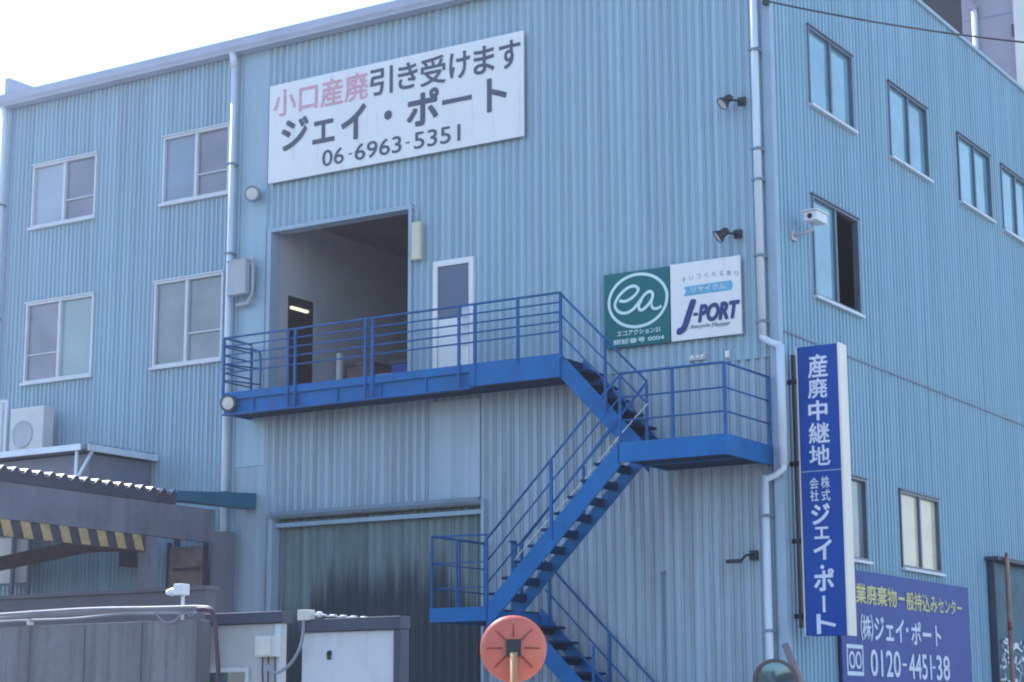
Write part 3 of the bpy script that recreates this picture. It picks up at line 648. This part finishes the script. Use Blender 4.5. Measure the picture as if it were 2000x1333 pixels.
def round_lamp(label, px, py, y):
    x, z = fr(px, py, y); t = thing('round_lamp', label, 'lamp', (x, y, z), 'round lamps'); a = (.25, -1, -.12)
    MB().lathe([(0, -.16), (.10, -.16), (.165, -.06), (.172, .03), (.15, .045), (.125, .03)], (x, y, z), a, 24).build('housing', 'navyrim' if y < -.5 else 'flashdark', t)
    MB().lathe([(0, .045), (.07, .04), (.128, .028)], (x, y, z), a, 24).build('lens', 'lens', t)
    MB().box(x-.04, x+.04, y+.12, min(y+.3, .0) if y > -.5 else y+.2, z-.04, z+.04).build('bracket', 'flashdark', t)
round_lamp('round pale lamp on the wall beside the long white signboard', 493, 379, -.22)
round_lamp('round pale lamp fixed to the left end of the blue platform', 446, 788, -1.02)
# cream tube lamp right of the opening
x0, z1_ = fr(803, 436, -.12); x1, z0_ = fr(822, 507, -.12)
t = thing('wall_lamp', 'narrow upright cream wall lamp beside the loading doorway', 'lamp', (x0, -.1, z0_))
MB().box(x0+.03, x1, -.16, -.06, z0_, z1_).build('cover', 'cream', t, bevel=.02)
MB().box(x0+.05, x1-.03, -.06, 0, z0_+.1, z1_-.1).tube([(x0+.1, -.05, z1_), (x0+.1, -.05, z1_+.25), (x0-.02, -.03, z1_+.33)], .018, 6).build('mount', 'grey', t)
# meter box with conduit loop by the drainpipe
x0, z1_ = fr(448, 512, -.3); x1, z0_ = fr(482, 574, -.3)
t = thing('meter_box', 'grey electric meter box with a looping conduit beside the drainpipe', 'meter box', (x0, -.25, z0_))
MB().box(x0, x1, -.36, -.22, z0_, z1_).box(x0-.02, x1+.02, -.37, -.22, z1_-.03, z1_+.01).build('housing', 'grey', t, bevel=.012)
MB().box(x0+.05, x1-.02, -.22, .0, z0_+.1, z1_-.1).build('backplate', 'flashdark', t)
xx = fr(491, 545, -.15)[0]
MB().tube(smooth_path([(x1-.1, -.15, z1_+.03), (x1+.02, -.15, z1_+.05), (xx, -.15, z1_-.03), (xx+.03, -.15, z1_-.2), (xx+.02, -.15, z0_+.05), (xx-.05, -.15, z0_-.1), (x1-.12, -.15, z0_-.16), (x0+.1, -.15, z0_-.16)]), .045, 8).build('conduit', 'grey', t)
# surveillance camera
y_, z_ = sd(1600, 428, .30)
t = thing('security_camera', 'white box security camera on a bracket by the half open window', 'camera', (.3, y_, z_))
a = Vector((.55, -.62, -.12)).normalized()
yc, zc = sd(1590, 430, .38)
MB().box(.26, .52, yc-.20, yc+.26, zc-.05, zc+.12).build('housing', 'white', t, bevel=.02)
MB().box(.24, .54, yc-.24, yc+.30, zc+.121, zc+.14).build('sunshade', 'white', t)
MB().tube([(.0, yc-.10, zc-.26), (.22, yc-.06, zc-.22), (.36, yc, zc-.16), (.38, yc, zc-.05)], .035, 8).box(.0, .04, yc-.2, yc, zc-.34, zc-.18).build('bracket', 'grey', t)
MB().lathe([(.0, .0), (.045, .0), (.05, -.05)], (.39, yc-.215, zc+.03), (0, -1, 0), 14).build('lens', 'black', t)
# thin white board standing at the platform railing in front of the door
x0, z1_ = fr(904, 601, -L+.1); x1, z0_ = fr(917, 712, -L+.1)
o = MB().box(x0, x1, -L+.06, -L+.10, PZ, z1_).box(x0+.02, x1-.02, -L+.1, -L+.2, PZ, PZ+.03).build('white_board', 'white', bevel=.008)
tag(o, 'narrow white board standing behind the platform railing by the door', 'board')

# clutter inside the upper room
def stack(name, label, cat, x0, x1, y0, y1, z0, z1, m, lidm):
    t = thing(name, label, cat, ((x0+x1)/2, (y0+y1)/2, z0)); MB().box(x0, x1, y0, y1, z0, z1).build('carton', m, t, bevel=.02)
    MB().box(x0-.02, x1+.02, y0-.02, y1+.02, z1+.002, z1+.06).build('lid', lidm, t, bevel=.01); return t
stack('storage_box', 'low dark box near the front of the loading doorway', 'box', -9.6, -8.9, 1.6, 2.3, EZ0, 8.45, 'canopydark', 'grey')
stack('storage_box', 'pale carton stored against the left wall of the upper room', 'box', -10.95, -10.4, 5.6, 6.3, EZ0, 8.95, 'beige', 'greylight')
stack('storage_box', 'dark blue crate stored near the right jamb of the loading doorway', 'box', -8.8, -8.0, 1.0, 1.6, EZ0, 8.55, 'billblue', 'navyrim')
stack('storage_box', 'tall grey carton at the back of the upper room', 'box', -10.8, -10.0, 4.6, 5.4, EZ0, 9.3, 'shedgrey', 'brown')
stack('storage_box', 'grey box stored inside the loading doorway', 'box', -10.9, -10.3, 3.2, 3.9, EZ0, 8.75, 'grey', 'brown')
stack('storage_box', 'brown carton stored inside the loading doorway', 'box', -10.9, -10.2, 2.3, 3.0, EZ0, 8.9, 'brown', 'brown')
o = MB().box(-10.95, -10.85, 2.02, 2.12, EZ0, 9.15).box(-10.98, -10.82, 1.98, 2.16, EZ0, EZ0+.03).build('upright_post', 'white'); tag(o, 'thin pale post standing inside the loading doorway', 'post')
t = thing('ceiling_lamp', 'lit ceiling lamp seen through the inner doorway of the upper room', 'lamp', (RX0-.9, (ya+yb_)/2, 9.75))
yq, zq = sd(588, 605, RX0-.6)
MB().box(RX0-.66, RX0-.60, yq-.30, yq+.26, zq-.03, zq+.02).build('tube', 'tube', t)
MB().prism([(yq-.36, zq+.022), (yq+.32, zq+.022), (yq+.12, zq+.09), (yq-.16, zq+.09)], RX0-.72, RX0-.54, 'x').tube([(RX0-.63, yq, zq+.09), (RX0-.63, yq, RZ1)], .01, 5).build('shade', 'brown', t)

# ------------------------------------------------------------------ canopy in front of the left part
CX = -11.4
cn = thing('canopy_shelter', 'grey open shelter with corrugated roof against the left of the warehouse', 'shelter', (-15, -4, 0))
# corrugated sheet: waves along Y at the right-hand edge
n = 300; y0, y1 = -9.0, -2.3; vs_, fs_ = [], []
for i in range(n+1):
    y = y0+(y1-y0)*i/n; z = .048*math.sin((y-y0)/.285*2*math.pi)
    vs_ += [(XL, y, 6.20+z), (CX+.05, y, 5.85+z), (CX+.05, y, 5.835+z), (XL, y, 6.185+z)]
for i in range(n):
    for k in range(3): fs_.append((i*4+k, i*4+4+k, i*4+5+k, i*4+1+k))
MB().add(vs_, fs_).build('roof_sheet', 'corr', cn)
mb = MB().box(CX-.16, CX, -9, -1.15, 4.99, 5.62); mb.box(XL, CX-.16, -9, -8.85, 5.3, 5.6); mb.build('fascia_beam', 'canopygrey', cn)
MB().box(XL, XL+.06, -9, -1.2, 0, 5.9).build('shade_wall', 'canopydark', cn)  # added unseen wall; keeps light from the left out of the shelter
MB().box(CX-.10, CX+.02, -9, -2.3, 5.625, 5.848).build('edge_strip', 'canopydark', cn)
mb = MB().prism([(-2.3, 5.70), (-.02, 5.74), (-.02, 6.05), (-2.3, 5.88)], CX-.25, CX+.06, 'x').build('teal_flashing', 'teal', cn)
MB().box(CX-.2, CX-.02, -3.05, -2.72, 0, 4.985).build('column', 'canopygrey', cn)
MB().box(CX-.2, CX-.02, -8.9, -8.6, 0, 4.985).build('column', 'canopygrey', cn)
# hazard striped header beam
hz = MB().box(CX-.14, CX-.02, -8.55, -3.06, 4.70, 4.985).build('hazard_beam', 'hazblack', cn)
for k in range(13):
    ya_ = -3.42-k*.46
    if ya_ < -8.4: break
    MB().prism([(ya_, 4.985), (ya_+.22, 4.985), (ya_+.33, 4.70), (ya_+.11, 4.70)], CX-.018, CX-.010, 'x').build('stripe', 'hazyellow', hz)
# rusty brace inside, back wall furniture
p0 = fr(-30, 1108, -1.6); p1 = fr(170, 1066, -1.6); p2 = fr(290, 1062, -1.6)
mb = MB()
for a, b in ((p0, p1), (p1, p2)): mb.prism([(a[0], a[1]-.14), (b[0], b[1]-.14), (b[0], b[1]+.14), (a[0], a[1]+.14)], -1.66, -1.56, 'y')
mb.build('brace', 'rust', cn)
# opaque white window panel at far left; bright daylight is put into its colour
t = thing('daylight_window', 'white window panel coloured like bright daylight under the left end of the shelter', 'screen', (-18, -.3, 3))
a = fr(-20, 1142, -.3); b = fr(58, 1048, -.3)
MB().box(a[0], b[0], -.28, -.25, a[1], b[1]).build('pane', 'signwhite', t)
mb = MB()
for px in (25, 57): x = fr(px, 1100, -.33)[0]; mb.box(x-.035, x+.035, -.36, -.285, a[1]-1.5, b[1]+.1)
mb.box(a[0], b[0], -.34, -.285, a[1]-.06, a[1]); mb.build('frame', 'flashdark', t)
# brown notice panel and block inside
a = fr(330, 1148, -.4); b = fr(399, 1066, -.4)
t = thing('weathered_noticeboard', 'brown weathered panel standing behind the shelter column', 'noticeboard', (a[0], -.4, a[1]))
MB().box(a[0], b[0], -.42, -.36, 0.2, b[1]).build('board', 'brown', t)
mb = MB(); zq = fr(360, 1112, -.43)[1]; mb.box(a[0]+.1, b[0]-.08, -.428, -.422, zq-.03, zq+.03).box(a[0]+.12, a[0]+.3, -.43, -.422, zq+.45, zq+.62); mb.build('mark', 'canopydark', t)
MB().box(a[0]-.06, a[0]-.002, -.44, -.34, 0, b[1]+.1).box(b[0]+.002, b[0]+.06, -.44, -.34, 0, b[1]+.1).build('post', 'canopydark', t)
a = fr(400, 1000, -.5); b = fr(433, 1200, -.5)
o = MB().box(a[0]+.0, b[0]-.12, -.30, -.05, 0, 5.3).build('pier', 'canopygrey', cn)
# meter under the beam
a = fr(235, 1075, -.3); b = fr(280, 1105, -.3)
o = MB().box(a[0], b[0], -.34, -.1, b[1], a[1]).box(a[0]+.1, b[0]-.25, -.36, -.342, a[1]-.17, a[1]-.06).build('breaker_box', 'canopydark', bevel=.01); tag(o, 'dark breaker box on the wall under the shelter roof', 'box')

# upper lean-to with its flat roof
hx, hy = -13.95, -2.15
ls = thing('rooftop_shed', 'small grey shed with white roof edge on top of the shelter', 'shed', (-16.4, -1.1, 6))
MB().box(XL, hx-.18, hy+.35, -.04, 6.06, 6.85).build('wall', 'shedgrey', ls)
MB().box(XL, hx-.02, hy+.02, -.04, 6.90, 6.99).build('roof', 'canopygrey', ls)
MB().box(XL, hx-.1, hy-.02, hy+.02, 6.88, 7.0).box(hx-.02, hx+.03, hy+.1, -.04, 6.87, 7.0).build('roof_edge', 'pipe', ls)
mb = MB()
for k in range(11): y = hy+.15+k*.18; mb.box(hx-.5, hx+.0, y, y+.06, 7.002, 7.04)
mb.build('roof_ribs', 'flashdark', ls)
a = fr(148, 872, hy+.05); b = fr(140, 928, hy+.05)
c0 = sd(176, 876, hx); c1 = sd(124, 936, hx)
MB().tube([(hx-.25, hy+.05, 6.92), (hx-.27, hy+.05, 6.1)], .035, 8).tube([(hx-.02, hy+.25, 6.90), (hx-.27, hy-.05, 6.1)], .035, 8).build('strut', 'pipe', ls)
# outdoor air conditioner on the shed roof
x0, z0_ = fr(26, 856, -.55); x1, z1_ = fr(93, 793, -.55)
ac = thing('air_conditioner', 'grey outdoor air conditioner unit standing on the shed roof', 'air conditioner', ((x0+x1)/2, -.5, 7.0))
MB().box(x0, x1, -.66, -.34, 7.05, z1_).build('casing', 'greylight', ac, bevel=.02)
xcn = x0+(x1-x0)*.40; zcn = (7.05+z1_)/2
MB().lathe([(.0, .02), (.06, .02), (.27, .005), (.29, .02), (.29, .0)], (xcn, -.668, zcn), (0, -1, 0), 28).build('fan_grille', 'grey', ac)
MB().box(x0+.05, x0+.15, -.64, -.36, 6.99, 7.048).box(x1-.15, x1-.05, -.64, -.36, 6.99, 7.048).build('feet', 'flashdark', ac)
x0, z0_ = fr(-14, 854, -.5); x1, z1_ = fr(21, 782, -.5)
t = thing('pipe_rack', 'white metal rack at the left edge beside the air conditioner', 'rack', (x0, -.5, 7.0))
MB().box(x1-.05, x1, -.6, -.55, 6.99, z1_).box(x0, x1-.05, -.6, -.55, z1_-.05, z1_).box(x0, x0+.05, -.6, -.55, 6.99, z1_-.05).box(x0+.05, x1-.05, -.6, -.55, 7.1, 7.14).box(x0+.3, x0+.33, -.59, -.56, 7.141, z1_-.051).build('frame', 'pipe', t)
MB().box(x0+.06, x1-.06, -.54, -.50, 7.02, z1_-.06).build('back_sheet', 'greylight', t)

# ------------------------------------------------------------------ street side: concrete wall, pipes, cabinets, mirrors
YW = -13.0
cw = MB().box(-14, -1.38, YW, YW+.25, -.12, 2.74).build('concrete_wall', 'concrete', bevel=.012); tag(cw, 'stained grey concrete wall along the street with pipes on top', 'wall')
for k in range(14): MB().box(-12.1+k*.9-.012, -12.1+k*.9+.004, YW-.006, YW-.001, 0, 2.72).build('form_joint', 'concrete2', cw) if -12.1+k*.9 < -1.45 else None
zt_ = fr(300, 1157, -10.5)[1]
bw = MB().box(-14, fr(402, 1160, -10.5)[0], -10.5, -10.3, 0, zt_)
bw.box(-14, fr(402, 1160, -10.5)[0]+.03, -10.53, -10.27, zt_+.001, zt_+.05)
tag(bw.build('block_wall', 'concrete2'), 'low brownish block wall behind the street wall', 'wall')
t = thing('pipe_run', 'bundle of grey conduits running along the top of the concrete wall', 'pipes', (-4, YW, 2.78))
def pth(px, y, pts): return [(fr(a, b, y)[0], y, fr(a, b, y)[1]) for a, b in pts]
q = MB().tube(smooth_path(pth(0, YW-.05, [(-60, 1206), (60, 1197), (180, 1190), (300, 1188), (395, 1186), (415, 1192)]), 4), .022, 8); q.build('conduit', 'conduit', t)
q = MB().tube(smooth_path(pth(0, YW+.02, [(-60, 1214), (60, 1203), (180, 1196), (240, 1192), (300, 1193), (380, 1193)]), 4), .026, 8); q.build('conduit', 'conduit', t)
q = MB().tube(smooth_path(pth(0, YW-.04, [(-60, 1219), (40, 1213), (140, 1209), (235, 1200), (290, 1199), (400, 1197)]), 4), .016, 8); q.build('conduit', 'conduit', t)
q = MB().tube(smooth_path(pth(0, YW-.06, [(303, 1194), (312, 1208), (328, 1217), (345, 1210), (354, 1195)]), 5), .010, 6).tube(smooth_path(pth(0, YW-.06, [(362, 1195), (372, 1203), (386, 1196)]), 5), .009, 6); q.build('hanging_loop', 'conduit', t)
q = MB().tube(smooth_path(pth(0, YW-.08, [(385, 1190), (408, 1191), (418, 1206), (421, 1240), (427, 1345), (429, 1700)]), 6), .026, 8); q.build('down_pipe', 'redpipe', t)
x, z = fr(57, 1213, YW-.06); MB().box(x-.02, x+.02, YW-.08, YW-.005, z-.05, z+.02).build('clip', 'lens', t)
# bright white spotlight unit on the wall
x, z = fr(350, 1154, YW+.1)
t = thing('spotlight', 'sunlit white spotlight and box on a short post above the concrete wall', 'spotlight', (x, YW+.1, 2.74))
MB().box(x-.03, x+.10, YW+.03, YW+.17, z-.055, z+.075).build('box', 'white', t, bevel=.01)
MB().lathe([(.0, .13), (.03, .125), (.05, .05), (.035, .0), (.02, -.04)], (x-.03, YW+.08, z-.01), (-1, -.1, -.05), 16).build('lamp_head', 'white', t)
MB().tube([(x+.06, YW+.1, 2.741), (x+.06, YW+.1, z-.055)], .02, 8).build('post', 'white', t)
# meter cabinet
YC = -12.7
x0 = fr(411, 1220, YC)[0]; x1, zt1 = fr(550, 1217, YC)
t = thing('meter_cabinet', 'beige cabinet with a dark flat cap beside the concrete wall', 'cabinet', (x0, YC, 0))
MB().box(x0, x1, YC, YC+.10, 0, zt1).build('casing', 'beige', t, bevel=.01)
zr = fr(480, 1197, YC)[1]
MB().box(x0-.04, x1+.05, YC-.06, YC+.14, zt1+.002, zr).build('cap', 'navyrim', t, bevel=.01)
MB().box(x1-.08, x1-.005, YC-.012, YC-.001, .2, zt1-.01).build('corner_strip', 'pipe', t)
wx1 = fr(482, 1310, YC)[0]; wz = fr(440, 1314, YC)[1]
MB().box(x0-.02, wx1, YC-.02, YC-.001, 1.3, wz).build('window', 'pane_dark', t)
MB().box(x0-.03, wx1+.05, YC-.03, YC-.001, wz+.001, wz+.05).box(wx1+.001, wx1+.05, YC-.03, YC-.001, 1.3, wz).build('window_frame', 'greylight', t)
a = fr(499, 1243, YC-.1); b = fr(531, 1283, YC-.1)
t = thing('junction_box', 'pale grey meter box fixed on the beige cabinet with cables beneath', 'junction box', (a[0], YC-.1, b[1]))
MB().box(a[0], b[0]+.05, YC-.11, YC-.002, b[1], a[1]).build('housing', 'greylight', t, bevel=.008)
MB().box(a[0]+.012, b[0]-.005, YC-.118, YC-.111, b[1]+.015, a[1]-.015).build('cover', 'lens', t, bevel=.003)
mb = MB()
for px, py1 in ((513, 1330), (524, 1360), (538, 1380)):
    u0_, w0 = fr(px, 1284, YC-.06); mb.tube([(u0_, YC-.06, w0+.01), (u0_, YC-.06, w0-.15), (u0_+.01, YC-.06, fr(px, py1, YC-.06)[1]), (u0_+.01, YC-.06, .3)], .010, 6)
mb.build('cable', 'navyrim', t)
# white cabinet
YD = -12.8
x0, zt2 = fr(590, 1236, YD); x1 = fr(773, 1240, YD)[0]
t = thing('white_cabinet', 'white metal cabinet with dark rim and black lock', 'cabinet', (x0, YD, 0))
MB().box(x0, x1, YD, YD+.12, 0, zt2).build('casing', 'cabwhite', t, bevel=.012)
zr = fr(690, 1207, YD)[1]; xr_ = fr(787, 1240, YD)[0]
MB().box(x0+.01, xr_, YD-.06, YD+.14, zt2+.002, zr).box(x1+.002, xr_, YD-.05, YD+.12, 0, zt2+.001).build('rim', 'navyrim', t, bevel=.01)
x, z = fr(644, 1276, YD); MB().lathe([(.0, .03), (.022, .03), (.03, .0)], (x, YD-.002, z), (0, -1, 0), 16).box(x-.018, x+.018, YD-.03, YD-.002, z-.07, z).build('lock', 'black', t)
a = fr(586, 1192, YD-.05); b = fr(608, 1212, YD-.05)
t = thing('junction_box', 'small white junction box on the cabinet corner with a hanging hose', 'junction box', (a[0], YD-.05, b[1]))
MB().box(a[0], b[0], YD-.10, YD+.02, b[1]-.0, a[1]).build('housing', 'lens', t, bevel=.008)
q = MB().tube(smooth_path(pth(0, YD-.07, [(593, 1210), (592, 1240), (584, 1270), (566, 1298), (545, 1313), (528, 1312), (520, 1296)]), 6), .018, 8); q.build('hose', 'conduit', t)
# string of little white beads on the rim
mb = MB()
for k in range(9):
    px = 612+k*20; x, z = fr(px, 1200+k*1.2, YD-.02); mb.tube([(x-.05, YD-.02, z), (x+.035, YD-.02, z-.002)], .011, 6)
x, z = fr(624, 1201, YD-.02); mb.lathe([(0, -.04), (.035, -.02), (.035, .02), (0, .04)], (x, YD-.02, z), (1, 0, 0), 10)
mb.tube([(fr(606, 1200, YD-.02)[0], YD-.02, z), (fr(778, 1212, YD-.02)[0], YD-.02, fr(778, 1212, YD-.02)[1])], .005, 5)
tag(mb.build('cable_string', 'white'), 'thin white beaded cable lying along the rim of the white cabinet', 'cable')

# orange traffic mirror seen from behind
ym = -11.0
x, z = fr(1003, 1267, ym); rad = .372
face = Vector((-.53, .85, -.04)).normalized()          # mirror looks away from us
t = thing('traffic_mirror', 'round orange traffic mirror seen from the back on an orange pole', 'traffic mirror', (x, ym, 0))
c = Vector((x, ym, z))
MB().lathe([(.0, -.05), (.2, -.045), (rad-.05, -.01), (rad, .02), (rad+.006, .05), (rad-.02, .06)], c, face, 48).build('back_shell', 'orange', t)
MB().lathe([(.0, .10), (.2, .085), (rad-.022, .052)], c, face, 40).build('mirror_glass', 'mirror', t)
ax = face.cross(Vector((0, 0, 1))).normalized(); up = ax.cross(face)
rb = MB()
for k in range(8):
    an = 2*math.pi*k/8; d = ax*math.cos(an)+up*math.sin(an); pz = [c+d*r - face*(.056-.10*max(0, (r-.2))*1.4) for r in (.13, .24, rad-.07)]
    rb.tube(pz, .008, 5)
rb.build('rib', 'orangedark', t)
bp = c-face*.09
q = MB(); q.add([bp+ax*sx*.085+up*sz*.095+face*sf*.035 for sf in (-1, 1) for sx, sz in ((-1, -1), (1, -1), (1, 1), (-1, 1))], [(0, 1, 2, 3), (7, 6, 5, 4), (0, 4, 5, 1), (1, 5, 6, 2), (2, 6, 7, 3), (3, 7, 4, 0)]); q.build('clamp', 'black', t)
pp = c-face*.17; MB().tube([(pp.x, pp.y, -.1), (pp.x, pp.y, z-.05)], .045, 14).build('pole', 'orangepole', t)

# second mirror at the corner, facing the street
ym = -3.0; x, z = fr(1515, 1331, ym); c = Vector((x, ym, z)); face = Vector((.25, -.97, -.1)).normalized()
t = thing('traffic_mirror', 'dark rimmed traffic mirror facing the street at the building corner', 'traffic mirror', (x, ym, 0))
MB().lathe([(0, -.07), (.26, -.04), (.33, .0), (.335, .05), (.285, .055), (.28, .03)], c, face, 40).build('rim', 'rust', t)
MB().lathe([(0, .06), (.15, .052), (.283, .03)], c, face, 40).build('mirror_glass', 'mirror', t)
x2, z2 = fr(1533, 1258, ym+.15); x3, z3 = fr(1568, 1345, ym+.15)
MB().tube([(x3+.75*(x3-x2)*2, ym+.15, 0), (x3, ym+.15, z3), (x2, ym+.15, z2)], .10, 12, .05).build('pole', 'mauvepole', t)
# service hatch with clutter at the right edge
y0_, z1_ = sd(1928, 1098, .0); y0_ -= 0.0
t = thing('notice_board', 'dark green notice board with whitish writing at the right edge of the side wall', 'notice board', (.06, y0_+1.3, 1.6))
MB().box(.03, .08, y0_, y0_+3.4, 1.6, z1_).build('panel', 'nbpanel', t, bevel=.006)
MB().box(.03, .17, y0_-.08, y0_-.002, 1.6, z1_+.02).box(.02, .30, y0_-.2, y0_+3.5, z1_+.022, z1_+.10).build('frame', 'navyrim', t)
mb = MB(); pn = lambda u, v, d=0: (.086+d, u, v)
random.seed(3)
for k in range(120):                     # worn white brush marks, no longer readable
    u = y0_+.2+random.random()*3.0; v = random.choice((2.0, 2.25, 2.4, 2.65, 2.85, 3.05, 3.2))+random.uniform(-.06, .06); an = random.uniform(-.5, .5)+(random.random() < .3)*1.4; ln = random.uniform(.05, .2)
    ribbon(mb, [(u-ln*math.cos(an), v-ln*.6*math.sin(an)), (u, v+random.uniform(-.03, .03)), (u+ln*math.cos(an), v+ln*.6*math.sin(an))], random.uniform(.025, .06), lambda p, q, d=0, k=k: pn(p, q, k*.0006+d))
mb.build('brush_marks', 'letter', t)
yq, zq = sd(1966, 1092, .35)
t = thing('marker_pole', 'thin faded orange marker pole leaning beside the dark notice board', 'pole', (.35, yq, 0))
MB().tube([(.35, yq, -.0), (.35, yq, zq-.15), (.35, yq, zq+.04)], .05, 10).build('shaft', 'fadedpole', t)
MB().tube([(.35, yq, zq+.041), (.35, yq, zq+.13)], .03, 10).tube([(.35, yq, 3.42), (.35, yq, 3.6)], .055, 10).build('cap', 'orangedark', t)

# ------------------------------------------------------------------ building behind, overhead wire
YN = 32.0
X0 = fr(1700, 0, YN)[0]; XA = fr(1879, 40, YN)[0]; XB = fr(1984, 40, YN)[0]
nb = thing('neighbour_building', 'tall mauve grey building rising behind the warehouse', 'building', (XB-3, YN+6, 0))
MB().box(XA, XB, YN, YN+12, 0, 34).build('wall', 'mauve', nb)
MB().box(X0, XA-.004, YN+1.2, YN+12, 0, 34).build('dark_wing', 'brownclad', nb)
MB().box(XB+.004, XB+7, YN-.25, YN+12, 0, 34).build('pale_wing', 'creamwall', nb)
xw = fr(1902, 30, YN-.2)[0]; zw = fr(1902, 18, YN-.2)[1]
MB().tube([(xw, YN-.15, 0), (xw, YN-.15, zw)], .10, 12).build('vent_pipe', 'pipe', nb)
MB().box(xw-.14, xw+.14, YN-.28, YN-.002, zw, zw+.12).tube([(xw, YN-.15, zw+.12), (xw, YN-.15, 34)], .05, 8).build('pipe_bracket', 'mauve', nb)
xk = fr(1981, 60, YN-.2)[0]; zk = fr(1981, 58, YN-.2)[1]; MB().box(xk-.09, xk+.06, YN-.2, YN-.001, zk-.2, zk+.2).build('wall_fitting', 'brownclad', nb)
for z in (18, 21.5, 25, 28.5): MB().box(XA+.01, XB, YN-.012, YN-.001, z, z+.05).build('floor_joint', 'flashdark', nb)
xs2 = fr(1793, 0, YN+1.0)[0]
MB().box(xs2-.4, xs2+.1, YN+.9, YN+1.198, 0, 34).build('cladding_edge', 'mauve', nb)
# wire from the eave corner out over the street
P0 = Vector((fr(1495, 2, -.12)[0], -.12, fr(1495, 2, -.12)[1])); v = ray(2150, 97); P1 = CAM+v*29.0
pts = []
for k in range(25):
    s_ = k/24; p = P0.lerp(P1, s_); p.z -= .10*4*s_*(1-s_); pts.append(p)
t = thing('overhead_wire', 'dark overhead wire from the warehouse corner across the sky', 'wire', tuple(P0))
MB().tube(pts, .016, 6).build('wire', 'cable', t)
MB().box(P0.x-.05, P0.x+.05, P0.y-.02, -.04, P0.z-.06, P0.z+.06).build('anchor', 'black', t)

# ------------------------------------------------------------------ added air volume imitating a lens flare veil
hm = bpy.data.materials.new('flare_veil_air'); hm.use_nodes = True
hn = hm.node_tree; hn.nodes.remove(hn.nodes['Principled BSDF'])
pv_ = hn.nodes.new('ShaderNodeVolumePrincipled'); pv_.inputs['Color'].default_value = (.95, .92, 1.0, 1)
pv_.inputs['Density'].default_value = FLARE_VEIL; pv_.inputs['Anisotropy'].default_value = .85
hn.links.new(pv_.outputs[0], hn.nodes['Material Output'].inputs['Volume'])
hz_ = MB().box(-405, 405, -505, 505, -1.4, 36).build('flare_veil', hm); tag(hz_, kind='stuff', label='thin added air volume standing in for a lens flare veil')
